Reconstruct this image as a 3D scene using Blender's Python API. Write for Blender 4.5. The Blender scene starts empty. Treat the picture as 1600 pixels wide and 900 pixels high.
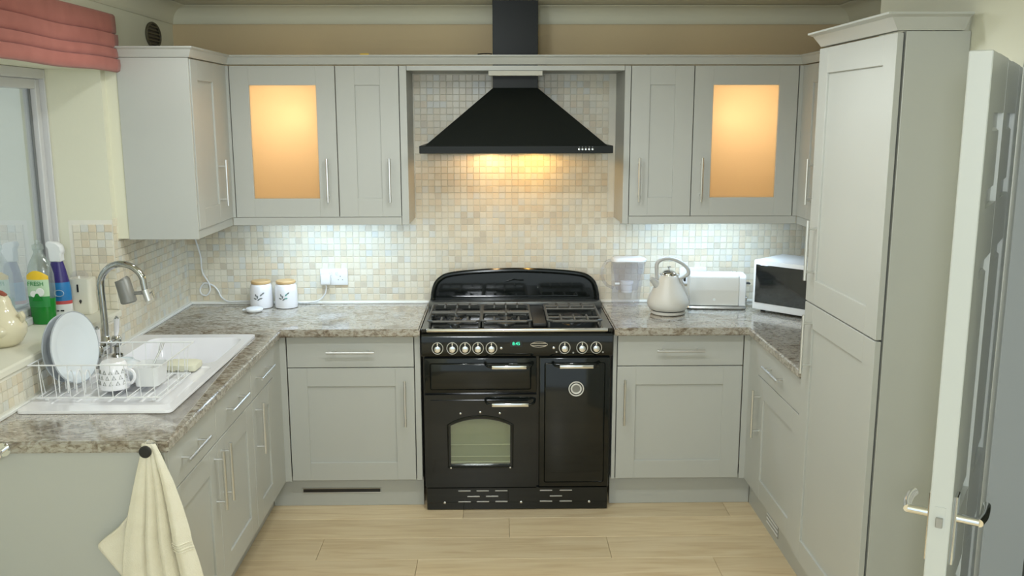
import bpy, bmesh, math, random
from mathutils import Vector, Matrix
random.seed(7)
rad = math.radians
sc = bpy.context.scene
COL = sc.collection

# ------------------------------------------------------------------ camera, world, light, exposure
cam_d = bpy.data.cameras.new('camera'); cam = bpy.data.objects.new('camera', cam_d); COL.objects.link(cam)
cam_d.sensor_width = 36.0; cam_d.lens = 1429.4 / 1600 * 36.0; cam_d.clip_start = 0.05; cam_d.clip_end = 60
P_, Y_, R_ = 0.1832, 0.0162, -0.0014
fw = Vector((math.sin(Y_)*math.cos(P_), math.cos(Y_)*math.cos(P_), -math.sin(P_)))
rt = Vector((math.cos(Y_), -math.sin(Y_), 0)); up = rt.cross(fw)
r2 = math.cos(R_)*rt + math.sin(R_)*up; u2 = -math.sin(R_)*rt + math.cos(R_)*up
M = Matrix(((r2.x, u2.x, -fw.x), (r2.y, u2.y, -fw.y), (r2.z, u2.z, -fw.z))).to_4x4()
M.translation = Vector((-0.0918, -4.7723, 1.874)); cam.matrix_world = M
sc.camera = cam
vs = sc.view_settings
vs.view_transform = 'Standard'; vs.look = 'None'; vs.gamma = 1.0; vs.use_curve_mapping = False; vs.exposure = 0.06
sc.cycles.use_denoising = True; sc.cycles.max_bounces = 8; sc.cycles.sample_clamp_indirect = 4.0
w = bpy.data.worlds.new('world'); sc.world = w; w.use_nodes = True
w.node_tree.nodes['Background'].inputs[0].default_value = (0.82, 0.95, 1.0, 1)
w.node_tree.nodes['Background'].inputs[1].default_value = 1.1

def spot(name, loc, power, col, size=150, blend=0.5, radius=0.05, aim=None):
    d = bpy.data.lights.new(name, 'SPOT'); d.energy = power; d.color = col; d.spot_size = rad(size); d.spot_blend = blend
    d.shadow_soft_size = radius
    o = bpy.data.objects.new(name, d); COL.objects.link(o); o.location = loc
    if aim: o.rotation_euler = (Vector(aim) - Vector(loc)).to_track_quat('-Z', 'Y').to_euler()
    return o
def area(name, loc, power, col, sx, sy, rot=(0, 0, 0), spread=180):
    d = bpy.data.lights.new(name, 'AREA'); d.shape = 'RECTANGLE'; d.size = sx; d.size_y = sy; d.energy = power; d.color = col
    d.spread = rad(spread)
    o = bpy.data.objects.new(name, d); COL.objects.link(o); o.location = loc; o.rotation_euler = rot
    return o
WARM = (0.93, 0.98, 0.99); COOL = (0.56, 0.77, 1.0)
for i, (x, y, e) in enumerate(((-1.12, -1.30, 8), (-0.22, -1.30, 3), (0.68, -1.30, 4.5), (-0.50, -1.98, 26), (0.35, -1.98, 26))):  # near pair is added fill for base doors and floor; the rest are downlights
    spot('downlight_and_fill', (x, y, 2.385), e, WARM, 165, 0.5, 0.035)
pd = bpy.data.lights.new('rear_fill', 'POINT'); pd.energy = 80; pd.color = (0.90, 0.96, 1.0); pd.shadow_soft_size = 0.16  # added fill light behind the camera, stands for no known lamp
po = bpy.data.objects.new('rear_fill', pd); COL.objects.link(po); po.location = (-0.3, -5.3, 2.0)
pd = bpy.data.lights.new('upper_fill', 'POINT'); pd.energy = 8.5; pd.color = (0.90, 0.96, 1.0); pd.shadow_soft_size = 0.09  # added fill that lifts the ceiling, coving and upper walls
po = bpy.data.objects.new('upper_fill', pd); COL.objects.link(po); po.location = (-0.22, -1.45, 2.33)
area('undercabinet_light', (-0.92, -0.22, 1.388), 3.4, COOL, 0.62, 0.03)
area('undercabinet_light', (0.95, -0.22, 1.388), 3.4, COOL, 0.55, 0.03)
spot('hood_lamp', (-0.125, -0.13, 1.708), 3.0, (1.0, 0.62, 0.28), 176, 0.15, 0.025)
spot('hood_lamp', (0.105, -0.13, 1.708), 3.0, (1.0, 0.56, 0.13), 176, 0.15, 0.025)

# ------------------------------------------------------------------ helpers: materials
MATS = {}
def nt(name):
    m = bpy.data.materials.new(name); m.use_nodes = True; MATS[name] = m
    n = m.node_tree.nodes; l = m.node_tree.links
    return m, n, l, n['Principled BSDF']
def mat(name, col, rough=0.5, metal=0.0, coat=0.0, noise=None, bump=None, spec=None, emit=None):
    m, n, l, p = nt(name)
    p.inputs['Base Color'].default_value = (*col, 1); p.inputs['Roughness'].default_value = rough
    p.inputs['Metallic'].default_value = metal; p.inputs['Coat Weight'].default_value = coat
    if spec is not None: p.inputs['Specular IOR Level'].default_value = spec
    if emit: p.inputs['Emission Color'].default_value = (*emit[0], 1); p.inputs['Emission Strength'].default_value = emit[1]
    tc = n.new('ShaderNodeTexCoord')
    if noise:                                                   # (scale, amount): slight tonal wander of the paint
        t = n.new('ShaderNodeTexNoise'); t.inputs['Scale'].default_value = noise[0]; t.inputs['Detail'].default_value = 4
        l.new(tc.outputs['Object'], t.inputs['Vector'])
        mx = n.new('ShaderNodeMix'); mx.data_type = 'RGBA'
        a = noise[1]; mx.inputs[6].default_value = (*[c*(1-a) for c in col], 1); mx.inputs[7].default_value = (*[min(1, c*(1+a)) for c in col], 1)
        l.new(t.outputs['Fac'], mx.inputs[0]); l.new(mx.outputs[2], p.inputs['Base Color'])
    if bump:                                                    # (scale, strength, distance)
        t2 = n.new('ShaderNodeTexNoise'); t2.inputs['Scale'].default_value = bump[0]; t2.inputs['Detail'].default_value = 3
        l.new(tc.outputs['Object'], t2.inputs['Vector'])
        b = n.new('ShaderNodeBump'); b.inputs['Strength'].default_value = bump[1]; b.inputs['Distance'].default_value = bump[2]
        l.new(t2.outputs['Fac'], b.inputs['Height']); l.new(b.outputs['Normal'], p.inputs['Normal'])
    return m
def ramp(n, stops):
    r = n.new('ShaderNodeValToRGB'); e = r.color_ramp.elements
    while len(e) < len(stops): e.new(0.5)
    for el, (pos, c) in zip(e, stops): el.position = pos; el.color = (*c, 1)
    return r
def see_through(name, tint, clear, rough=0.05, body=(0.8, 0.8, 0.8), gloss=0.1, translucent=True):
    m, n, l, p = nt(name); n.remove(p)
    out = n['Material Output']; tr = n.new('ShaderNodeBsdfTransparent'); tr.inputs[0].default_value = (*tint, 1)
    bd = n.new('ShaderNodeBsdfTranslucent' if translucent else 'ShaderNodeBsdfDiffuse'); bd.inputs[0].default_value = (*body, 1)
    gl = n.new('ShaderNodeBsdfGlossy'); gl.inputs['Roughness'].default_value = rough
    m1 = n.new('ShaderNodeMixShader'); m1.inputs[0].default_value = clear; l.new(bd.outputs[0], m1.inputs[1]); l.new(tr.outputs[0], m1.inputs[2])
    m2 = n.new('ShaderNodeMixShader'); m2.inputs[0].default_value = gloss; l.new(m1.outputs[0], m2.inputs[1]); l.new(gl.outputs[0], m2.inputs[2])
    l.new(m2.outputs[0], out.inputs['Surface']); return m

mat('cab', (0.49, 0.50, 0.465), 0.42, noise=(3, 0.03))
mat('carcass', (0.13, 0.13, 0.12), 0.6, noise=(3, 0.03))  # darker than the doors: shade of the gaps put into the colour
mat('cab_inside', (0.80, 0.72, 0.58), 0.7, noise=(4, 0.03))
mat('cream_wall', (0.74, 0.73, 0.58), 0.8, noise=(2, 0.04), bump=(60, 0.08, 0.004))
mat('pale_wall', (0.72, 0.72, 0.60), 0.8, noise=(2, 0.03), bump=(60, 0.08, 0.004))
mat('tan_wall', (0.68, 0.54, 0.33), 0.85, noise=(2, 0.08), bump=(60, 0.08, 0.004))
mat('ceiling', (0.72, 0.70, 0.56), 0.85, noise=(2, 0.03), bump=(40, 0.1, 0.004))
mat('coving', (0.74, 0.72, 0.56), 0.7, noise=(3, 0.03))
mat('grout', (0.80, 0.77, 0.67), 0.85, noise=(40, 0.05))
mat('hall_wall', (0.20, 0.205, 0.165), 0.85, noise=(2, 0.05))
TILES = []
for i, c in enumerate(((0.74, 0.68, 0.54), (0.72, 0.645, 0.49), (0.67, 0.60, 0.46), (0.76, 0.715, 0.59), (0.69, 0.66, 0.555), (0.71, 0.615, 0.46), (0.61, 0.55, 0.435), (0.68, 0.675, 0.61))):
    TILES.append(mat('tile_%d' % i, c, 0.32, noise=(90, 0.06)))
mat('steel', (0.74, 0.745, 0.73), 0.34, 1.0, noise=(200, 0.05))
mat('chrome', (0.82, 0.83, 0.84), 0.08, 1.0, noise=(50, 0.02))
mat('grey_metal', (0.42, 0.42, 0.40), 0.35, 0.7, noise=(60, 0.05))
mat('black_enamel', (0.006, 0.008, 0.007), 0.10, coat=0.15, noise=(5, 0.05), spec=0.4)
mat('hood_black', (0.006, 0.008, 0.007), 0.42, noise=(5, 0.08), spec=0.22)
mat('hob_steel', (0.16, 0.165, 0.16), 0.28, 0.8, noise=(30, 0.1))
mat('cast_iron', (0.11, 0.11, 0.10), 0.48, 0.2, noise=(60, 0.2), bump=(150, 0.2, 0.001))
mat('black_plastic', (0.015, 0.015, 0.015), 0.4, noise=(20, 0.1))
mat('enamel_inside', (0.30, 0.33, 0.25), 0.4, noise=(6, 0.06))
mat('white_ceramic', (0.88, 0.88, 0.91), 0.14, coat=0.4, noise=(4, 0.01))
mat('white_plastic', (0.80, 0.81, 0.81), 0.35, noise=(8, 0.01))
mat('white_gloss', (0.80, 0.80, 0.79), 0.3, noise=(8, 0.01))
mat('kettle_cream', (0.68, 0.66, 0.60), 0.35, noise=(6, 0.02))
mat('kettle_grey', (0.50, 0.50, 0.48), 0.4, noise=(6, 0.02))
mat('plate_white', (0.72, 0.77, 0.80), 0.15, noise=(6, 0.02))
mat('plate_grey', (0.42, 0.45, 0.48), 0.2, noise=(6, 0.03))
mat('leaf_grey', (0.16, 0.18, 0.18), 0.5, noise=(60, 0.1))
mat('leaf_green', (0.10, 0.36, 0.30), 0.5, noise=(60, 0.1))
mat('motif_grey', (0.22, 0.23, 0.20), 0.5, noise=(60, 0.1))
mat('cream_ceramic', (0.72, 0.66, 0.47), 0.15, coat=0.5, noise=(8, 0.04))
mat('comb_red', (0.30, 0.08, 0.05), 0.35, noise=(15, 0.15))
mat('dispenser_cream', (0.76, 0.74, 0.62), 0.4, noise=(8, 0.02))
mat('sponge', (0.72, 0.71, 0.56), 0.9, noise=(30, 0.08), bump=(120, 0.5, 0.003))
mat('navy', (0.035, 0.022, 0.16), 0.35, noise=(10, 0.1))
mat('blue_label', (0.02, 0.19, 0.46), 0.35, noise=(10, 0.1))
mat('pale_blue', (0.35, 0.48, 0.62), 0.35, noise=(10, 0.1))
mat('red_label', (0.55, 0.08, 0.08), 0.4, noise=(10, 0.1))
mat('green_liquid', (0.005, 0.20, 0.02), 0.15, noise=(10, 0.1))
mat('green_label', (0.02, 0.24, 0.05), 0.35, noise=(10, 0.1))
mat('pale_green_label', (0.50, 0.68, 0.46), 0.4, noise=(10, 0.05))
mat('yellow_label', (0.85, 0.55, 0.02), 0.35, noise=(14, 0.12))
mat('white_print', (0.80, 0.82, 0.78), 0.5, noise=(10, 0.02))
mat('wood_lid', (0.62, 0.42, 0.20), 0.5, noise=(40, 0.12))
mat('upvc', (0.62, 0.62, 0.62), 0.35, noise=(5, 0.02))
mat('reflection_grey', (0.16, 0.17, 0.17), 0.4, noise=(5, 0.05))
mat('door_white', (0.58, 0.60, 0.57), 0.35, noise=(5, 0.02))
mat('bead_white', (0.85, 0.85, 0.80), 0.4, noise=(20, 0.02))
mat('vent_brown', (0.10, 0.09, 0.055), 0.6, noise=(20, 0.15))
mat('trim_plate', (0.56, 0.55, 0.48), 0.6, noise=(10, 0.04))
mat('plaster_chip', (0.34, 0.24, 0.12), 0.9, noise=(40, 0.2))
mat('clock_green', (0.02, 0.5, 0.3), 0.5, noise=(10, 0.02), emit=((0.05, 0.9, 0.5), 1.2))
mat('oak_fascia', (0.42, 0.30, 0.17), 0.5, noise=(40, 0.1))
mat('hall_floor', (0.30, 0.24, 0.16), 0.6, noise=(6, 0.1))
mat('dial_white', (0.74, 0.73, 0.68), 0.35, noise=(20, 0.03))
mat('tap_chrome', (0.50, 0.51, 0.50), 0.07, 1.0, noise=(50, 0.02))
mat('filter_grey', (0.23, 0.23, 0.21), 0.4, 0.2, noise=(40, 0.06))
see_through('frosted', (1, 0.95, 0.86), 0.28, 0.35, (0.95, 0.88, 0.74), 0.03)
see_through('clear_plastic', (0.985, 0.985, 1.0), 0.84, 0.08, (0.9, 0.9, 0.96), 0.05)
see_through('clear_bottle', (0.93, 0.97, 0.95), 0.70, 0.06, (0.75, 0.80, 0.78), 0.12)
see_through('oven_glass', (0.86, 0.90, 0.78), 0.93, 0.03, (0.2, 0.2, 0.2), 0.10, False)
see_through('micro_glass', (0.05, 0.06, 0.06), 0.15, 0.06, (0.012, 0.014, 0.014), 0.16, False)
see_through('window_glass', (0.80, 0.82, 0.80), 0.95, 0.02, (0.5, 0.5, 0.5), 0.42, False)

def worktop_mat():
    m, n, l, p = nt('worktop'); tc = n.new('ShaderNodeTexCoord')
    mp = n.new('ShaderNodeMapping'); mp.inputs['Scale'].default_value = (1, 1.5, 1.5); l.new(tc.outputs['Object'], mp.inputs[0])
    a = n.new('ShaderNodeTexNoise'); a.inputs['Scale'].default_value = 9; a.inputs['Detail'].default_value = 8; a.inputs['Roughness'].default_value = 0.68; a.inputs['Distortion'].default_value = 1.2
    b = n.new('ShaderNodeTexNoise'); b.inputs['Scale'].default_value = 55; b.inputs['Detail'].default_value = 5; b.inputs['Distortion'].default_value = 0.6
    l.new(mp.outputs[0], a.inputs[0]); l.new(mp.outputs[0], b.inputs[0])
    ra = ramp(n, ((0.28, (0.15, 0.11, 0.075)), (0.42, (0.31, 0.265, 0.205)), (0.52, (0.48, 0.455, 0.395)), (0.62, (0.39, 0.36, 0.30)), (0.74, (0.58, 0.56, 0.50))))
    rb = ramp(n, ((0.36, (0.36, 0.30, 0.24)), (0.49, (0.86, 0.84, 0.80)), (0.6, (1.0, 1.0, 1.0))))
    l.new(a.outputs['Fac'], ra.inputs[0]); l.new(b.outputs['Fac'], rb.inputs[0])
    mx = n.new('ShaderNodeMix'); mx.data_type = 'RGBA'; mx.blend_type = 'MULTIPLY'; mx.inputs[0].default_value = 0.8
    l.new(ra.outputs[0], mx.inputs[6]); l.new(rb.outputs[0], mx.inputs[7]); l.new(mx.outputs[2], p.inputs['Base Color'])
    p.inputs['Roughness'].default_value = 0.14; p.inputs['Coat Weight'].default_value = 0.7; p.inputs['Coat Roughness'].default_value = 0.12
worktop_mat()
def plank_mat():
    m, n, l, p = nt('oak_plank'); tc = n.new('ShaderNodeTexCoord'); oi = n.new('ShaderNodeObjectInfo')
    ad = n.new('ShaderNodeVectorMath'); ad.operation = 'ADD'; l.new(tc.outputs['Object'], ad.inputs[0])
    ml = n.new('ShaderNodeVectorMath'); ml.operation = 'SCALE'; l.new(oi.outputs['Location'], ml.inputs[0]); ml.inputs['Scale'].default_value = 7.3
    l.new(ml.outputs[0], ad.inputs[1])
    mp = n.new('ShaderNodeMapping'); mp.inputs['Scale'].default_value = (1.1, 11, 1); l.new(ad.outputs[0], mp.inputs[0])
    a = n.new('ShaderNodeTexNoise'); a.inputs['Scale'].default_value = 2.6; a.inputs['Detail'].default_value = 7; a.inputs['Distortion'].default_value = 0.9
    l.new(mp.outputs[0], a.inputs[0])
    ra = ramp(n, ((0.28, (0.64, 0.48, 0.28)), (0.5, (0.74, 0.59, 0.37)), (0.72, (0.80, 0.66, 0.44))))
    l.new(a.outputs['Fac'], ra.inputs[0])
    hs = n.new('ShaderNodeHueSaturation'); l.new(ra.outputs[0], hs.inputs['Color'])
    mr = n.new('ShaderNodeMapRange'); mr.inputs[3].default_value = 0.88; mr.inputs[4].default_value = 1.1; l.new(oi.outputs['Random'], mr.inputs[0]); l.new(mr.outputs[0], hs.inputs['Value'])
    l.new(hs.outputs[0], p.inputs['Base Color']); p.inputs['Roughness'].default_value = 0.38
plank_mat()
def cloth_mat(name, c1, c2, sx, sy, weave=900, rough=0.9, bs=0.3):
    m, n, l, p = nt(name); tc = n.new('ShaderNodeTexCoord')
    t = n.new('ShaderNodeTexNoise'); t.inputs['Scale'].default_value = 14; t.inputs['Detail'].default_value = 4; l.new(tc.outputs['Object'], t.inputs[0])
    r = ramp(n, ((0.3, c1), (0.7, c2))); l.new(t.outputs['Fac'], r.inputs[0]); l.new(r.outputs[0], p.inputs['Base Color'])
    v = n.new('ShaderNodeTexNoise'); v.inputs['Scale'].default_value = weave; l.new(tc.outputs['Object'], v.inputs[0])
    b = n.new('ShaderNodeBump'); b.inputs['Strength'].default_value = bs; b.inputs['Distance'].default_value = 0.003
    l.new(v.outputs['Fac'], b.inputs['Height']); l.new(b.outputs[0], p.inputs['Normal']); p.inputs['Roughness'].default_value = rough
    p.inputs['Sheen Weight'].default_value = 0.2
cloth_mat('towel', (0.78, 0.73, 0.58), (0.84, 0.80, 0.66), 1, 1, 300, 0.95, 0.6)
cloth_mat('blind_red', (0.36, 0.10, 0.075), (0.42, 0.13, 0.10), 1, 1, 900, 0.75, 0.2)
cloth_mat('blind_lining', (0.60, 0.53, 0.38), (0.66, 0.58, 0.43), 1, 1, 900, 0.85, 0.2)

# ------------------------------------------------------------------ helpers: geometry
ORG = {}
def smooth(me, ang=35):
    me.polygons.foreach_set('use_smooth', [True]*len(me.polygons))
    try: me.set_sharp_from_angle(angle=rad(ang))
    except Exception: pass
class B:
    """collects shapes of ONE part in a bmesh"""
    def __init__(s): s.bm = bmesh.new(); s.mi = 0
    def _join(s, tmp, M=None):
        bmesh.ops.recalc_face_normals(tmp, faces=tmp.faces)
        me = bpy.data.meshes.new('t'); tmp.to_mesh(me); tmp.free()
        if M: me.transform(M)
        s.bm.from_mesh(me); bpy.data.meshes.remove(me); return s
    def box(s, x0, y0, z0, x1, y1, z1, bev=0.0, seg=1, M=None):
        t = bmesh.new(); bmesh.ops.create_cube(t, size=1.0)
        for v in t.verts: v.co = Vector(((x0+x1)/2 + v.co.x*(x1-x0), (y0+y1)/2 + v.co.y*(y1-y0), (z0+z1)/2 + v.co.z*(z1-z0)))
        if bev: bmesh.ops.bevel(t, geom=list(t.edges), offset=bev, segments=seg, affect='EDGES', profile=0.5)
        return s._join(t, M)
    def tube(s, pts, r, n=10, closed=False, radii=None):
        pts = [Vector(p) for p in pts]; t = bmesh.new(); k = len(pts); rings = []; nrm = None
        for i, p in enumerate(pts):
            a = pts[(i-1) % k] if (closed or i > 0) else p; b = pts[(i+1) % k] if (closed or i < k-1) else p
            d = (b-a).normalized()
            if nrm is None: nrm = d.orthogonal().normalized()
            else:
                nrm = nrm - d*nrm.dot(d)
                nrm = nrm.normalized() if nrm.length > 1e-6 else d.orthogonal().normalized()
            bn = d.cross(nrm); rr = radii[i] if radii else r
            rings.append([t.verts.new(p + rr*(math.cos(2*math.pi*j/n)*nrm + math.sin(2*math.pi*j/n)*bn)) for j in range(n)])
        m = k if closed else k-1
        for i in range(m):
            A, Bq = rings[i], rings[(i+1) % k]
            for j in range(n): t.faces.new((A[j], A[(j+1) % n], Bq[(j+1) % n], Bq[j]))
        if not closed: t.faces.new(rings[0][::-1]); t.faces.new(rings[-1])
        return s._join(t)
    def lathe(s, prof, c=(0, 0, 0), n=32, axis='z', sx=1.0, sy=1.0, M=None):
        t = bmesh.new(); rings = []
        for r, z in prof:
            if r < 1e-6: rings.append([t.verts.new((0, 0, z))])
            else: rings.append([t.verts.new((r*math.cos(2*math.pi*j/n)*sx, r*math.sin(2*math.pi*j/n)*sy, z)) for j in range(n)])
        for A, Bq in zip(rings, rings[1:]):
            if len(A) == 1 and len(Bq) == 1: continue
            for j in range(n):
                if len(A) == 1: t.faces.new((A[0], Bq[(j+1) % n], Bq[j]))
                elif len(Bq) == 1: t.faces.new((A[j], A[(j+1) % n], Bq[0]))
                else: t.faces.new((A[j], A[(j+1) % n], Bq[(j+1) % n], Bq[j]))
        for v in t.verts:
            x, y, z = v.co
            if axis == '-y': v.co = Vector((x, -z, y))       # profile z runs toward -y
            elif axis == 'x': v.co = Vector((z, x, y))
            elif axis == '-x': v.co = Vector((-z, x, y))
            v.co += Vector(c)
        return s._join(t, M)
    def prism(s, pts, axis, a, b, bev=0.0):
        """2D outline extruded; axis 'y': pts are (x,z); 'x': pts (y,z); 'z': pts (x,y)"""
        t = bmesh.new()
        f = {'y': lambda p, q: (p[0], q, p[1]), 'x': lambda p, q: (q, p[0], p[1]), 'z': lambda p, q: (p[0], p[1], q)}[axis]
        A = [t.verts.new(f(p, a)) for p in pts]; Bq = [t.verts.new(f(p, b)) for p in pts]; k = len(pts)
        t.faces.new(A); t.faces.new(Bq[::-1])
        for i in range(k): t.faces.new((A[i], Bq[i], Bq[(i+1) % k], A[(i+1) % k]))
        bmesh.ops.recalc_face_normals(t, faces=t.faces)
        if bev: bmesh.ops.bevel(t, geom=list(t.edges), offset=bev, segments=1, affect='EDGES')
        return s._join(t)
    def faces(s, verts, faces):
        t = bmesh.new(); V = [t.verts.new(v) for v in verts]
        for f in faces: t.faces.new([V[i] for i in f])
        return s._join(t)
def put(name, b, m, parent=None, ang=35, sm=True, label=None):
    """link the collected shapes as ONE mesh object, origin at its own middle"""
    bm = b.bm
    lo = Vector([min(v.co[i] for v in bm.verts) for i in range(3)]); hi = Vector([max(v.co[i] for v in bm.verts) for i in range(3)])
    c = (lo+hi)/2; c.z = lo.z
    for v in bm.verts: v.co -= c
    me = bpy.data.meshes.new(name); bm.to_mesh(me); bm.free()
    for x in (m if isinstance(m, (list, tuple)) else [m]): me.materials.append(MATS[x] if isinstance(x, str) else x)
    if sm: smooth(me, ang)
    o = bpy.data.objects.new(name, me); COL.objects.link(o)
    if parent is not None: o.parent = parent; o.location = c - ORG[parent.name]; ORG[o.name] = c
    else: o.location = c; ORG[o.name] = c
    if label: o['label'] = label
    return o
def thing(name, label, cat, loc, rotz=0.0, group=None, local=False):
    o = bpy.data.objects.new(name, None); COL.objects.link(o); o.empty_display_size = 0.05
    o.location = loc; o.rotation_euler = (0, 0, rotz); o['label'] = label; o['category'] = cat
    if group: o['group'] = group
    ORG[o.name] = Vector((0, 0, 0)) if local else Vector(loc)
    return o
def tag(o, label, cat, group=None):
    o['label'] = label; o['category'] = cat
    if group: o['group'] = group
    return o
def struct(o): o['kind'] = 'structure'; return o
def arc(cx, cy, r, a0, a1, n): return [(cx + r*math.cos(rad(a0+(a1-a0)*i/n)), cy + r*math.sin(rad(a0+(a1-a0)*i/n))) for i in range(n+1)]
def bez(pts, n=8):
    """Catmull-Rom through the points"""
    P = [Vector(p) for p in pts]; P = [P[0]*2-P[1]] + P + [P[-1]*2-P[-2]]; out = []
    for i in range(1, len(P)-2):
        for k in range(n):
            t = k/n; a, b_, c, d = P[i-1], P[i], P[i+1], P[i+2]
            out.append(0.5*((2*b_) + (c-a)*t + (2*a-5*b_+4*c-d)*t*t + (3*b_-a-3*c+d)*t**3))
    out.append(P[-2]); return out
def text_mesh(name, txt, size, m, parent, M, ext=0.0004):
    cu = bpy.data.curves.new('t', 'FONT'); cu.body = txt; cu.size = size; cu.align_x = 'CENTER'; cu.align_y = 'CENTER'; cu.extrude = ext; cu.resolution_u = 2
    o = bpy.data.objects.new('t', cu); COL.objects.link(o)
    me = bpy.data.meshes.new_from_object(o.evaluated_get(bpy.context.evaluated_depsgraph_get()))
    bpy.data.objects.remove(o); bpy.data.curves.remove(cu)
    b = B(); me.transform(M); b.bm.from_mesh(me); bpy.data.meshes.remove(me)
    return put(name, b, m, parent, sm=False)

# facing maps: u runs along the cabinet run, w outwards from the door plane
def fmap(face, plane):
    if face == '-y': return lambda u, w_, z: Vector((u, plane - w_, z))
    if face == '+x': return lambda u, w_, z: Vector((plane + w_, u, z))
    return lambda u, w_, z: Vector((plane - w_, u, z))
def fbox(b, f, u0, w0, z0, u1, w1, z1, bev=0.0):
    p, q = f(u0, w0, z0), f(u1, w1, z1)
    return b.box(min(p.x, q.x), min(p.y, q.y), min(p.z, q.z), max(p.x, q.x), max(p.y, q.y), max(p.z, q.z), bev)
def handle(parent, f, u, z, length, vertical=True, w0=0.0):
    b = B(); h = length/2; g = h*0.72
    if vertical:
        b.tube([f(u, w0+0.034, z-h), f(u, w0+0.034, z+h)], 0.006, 10)
        for s in (-g, g): b.tube([f(u, w0-0.001, z+s), f(u, w0+0.034, z+s)], 0.0045, 8)
    else:
        b.tube([f(u-h, w0+0.034, z), f(u+h, w0+0.034, z)], 0.006, 10)
        for s in (-g, g): b.tube([f(u+s, w0-0.001, z), f(u+s, w0+0.034, z)], 0.0045, 8)
    return put('handle', b, 'steel', parent)
def shaker(parent, f, u0, u1, z0, z1, stile=0.09, t=0.02, glass=False):
    """framed door: four bevelled frame members round a recessed panel"""
    b = B(); e = 0.0015
    fbox(b, f, u0, -t, z0, u0+stile, 0, z1, e); fbox(b, f, u1-stile, -t, z0, u1, 0, z1, e)
    fbox(b, f, u0+stile-0.001, -t, z0, u1-stile+0.001, -0.0002, z0+stile, e); fbox(b, f, u0+stile-0.001, -t, z1-stile, u1-stile+0.001, -0.0002, z1, e)
    if not glass: fbox(b, f, u0+stile-0.002, -t, z0+stile-0.002, u1-stile+0.002, -0.008, z1-stile+0.002)
    d = put('door', b, 'cab', parent, 30)
    if glass:
        g = B(); fbox(g, f, u0+stile-0.004, -0.013, z0+stile-0.004, u1-stile+0.004, -0.009, z1-stile+0.004); put('glass_pane', g, 'frosted', d, label='frosted glass pane glowing warm')
    return d

# ================================================================== THE SETTING
XL, XR, CEIL = -1.715, 1.70, 2.425
WT = 0.91
# floor: sub-base and separate planks
fl = struct(put('floor', B().box(-2.0, -5.5, -0.06, 3.2, 0.2, -0.009), 'hall_floor', sm=False))
PL = {}
def plank_mesh(L):
    k = round(L, 3)
    if k not in PL:
        b = B(); b.box(-L/2+0.0007, -0.1018, -0.0085, L/2-0.0007, 0.1018, 0.0, 0.0012); me = bpy.data.meshes.new('plank'); b.bm.to_mesh(me); b.bm.free(); me.materials.append(MATS['oak_plank']); PL[k] = me
    return PL[k]
y = -0.475 + 0.1025; row = 0
while y > -4.6:
    x0 = -1.24; off = (0.5, 0.98, 1.2, 0.36, 0.8)[row % 5]; segs = []; x = x0 - 0.001
    end = 1.31; first = True
    while x < end - 0.01:
        L = off if first else 1.28
        first = False
        L = min(L, end - x)
        o = bpy.data.objects.new('plank', plank_mesh(L)); COL.objects.link(o); o.parent = fl; o.location = Vector((x + L/2, y, 0)) - ORG[fl.name]
        x += L
    y -= 0.205; row += 1
# ceiling, coving
struct(put('ceiling', B().box(-2.0, -5.5, CEIL, 3.2, 0.15, CEIL+0.05), 'ceiling', sm=False))
def coving(name, pts, dirs):
    """cove swept along pts; dirs: inward horizontal unit of each point"""
    prof = [(0.0, CEIL-0.085), (0.006, CEIL-0.085)] + [(0.090 - 0.082*math.cos(rad(a)), CEIL-0.083 + 0.075*math.sin(rad(a))) for a in range(0, 91, 15)] + [(0.098, CEIL-0.002), (0.0, CEIL-0.002)]
    b = B(); V = []; k = len(prof)
    for p, d in zip(pts, dirs):
        for r, z in prof: V.append((p[0]+d[0]*r, p[1]+d[1]*r, z))
    F = []
    for i in range(len(pts)-1):
        for j in range(k): F.append((i*k+j, i*k+(j+1) % k, (i+1)*k+(j+1) % k, (i+1)*k+j))
    F += [tuple(range(k)), tuple(range((len(pts)-1)*k, len(pts)*k))]
    return struct(put(name, b.faces(V, F), 'coving', ang=40))
coving('trim_1', [(XL, 0), (XR, 0)], [(1, -1), (-1, -1)])
coving('trim_2', [(XL, -5.4), (XL, 0)], [(1, 0), (1, -1)])
coving('trim_3', [(XR, -1.33), (XR, 0)], [(-1, 0), (-1, -1)])

# walls
wb = struct(put('wall_back', B().box(-2.0, 0.004, -0.01, XR+0.15, 0.15, CEIL), 'tan_wall', sm=False))
gb = B().box(XL, -0.0005, 0.90, XR, 0.0045, 1.41); gb.box(-0.53, -0.0005, 1.41, 0.53, 0.0045, 2.11)
put('grout', gb, 'grout', wb, sm=False)
REV, SILL, HEAD, WNEAR = -0.90, 1.07, 2.075, -2.45      # window recess
b = B(); b.box(-2.05, REV, -0.01, XL, 0.005, CEIL); b.box(-2.05, WNEAR, -0.01, XL, REV, SILL-0.012); b.box(-2.05, WNEAR, HEAD, XL, REV, CEIL); b.box(-2.05, -5.5, -0.01, XL, WNEAR, CEIL)
wl = struct(put('wall_left', b, 'cream_wall', sm=False))
g = B(); g.box(XL-0.0045, REV, 0.90, XL+0.0005, 0.0, 1.455); g.box(XL-0.0045, -2.11, 0.90, XL+0.0005, REV, SILL-0.012)
g.box(-1.90, REV-0.0005, SILL, XL, REV+0.0045, 1.455)
put('grout', g, 'grout', wl, sm=False)
struct(put('wall_right', B().box(XR, -1.33, -0.01, XR+0.15, 0.005, CEIL), 'tan_wall', sm=False))
XN = 1.31; DH = 2.035; DY0, DY1 = -2.30, -3.10           # near right wall with doorway
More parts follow.
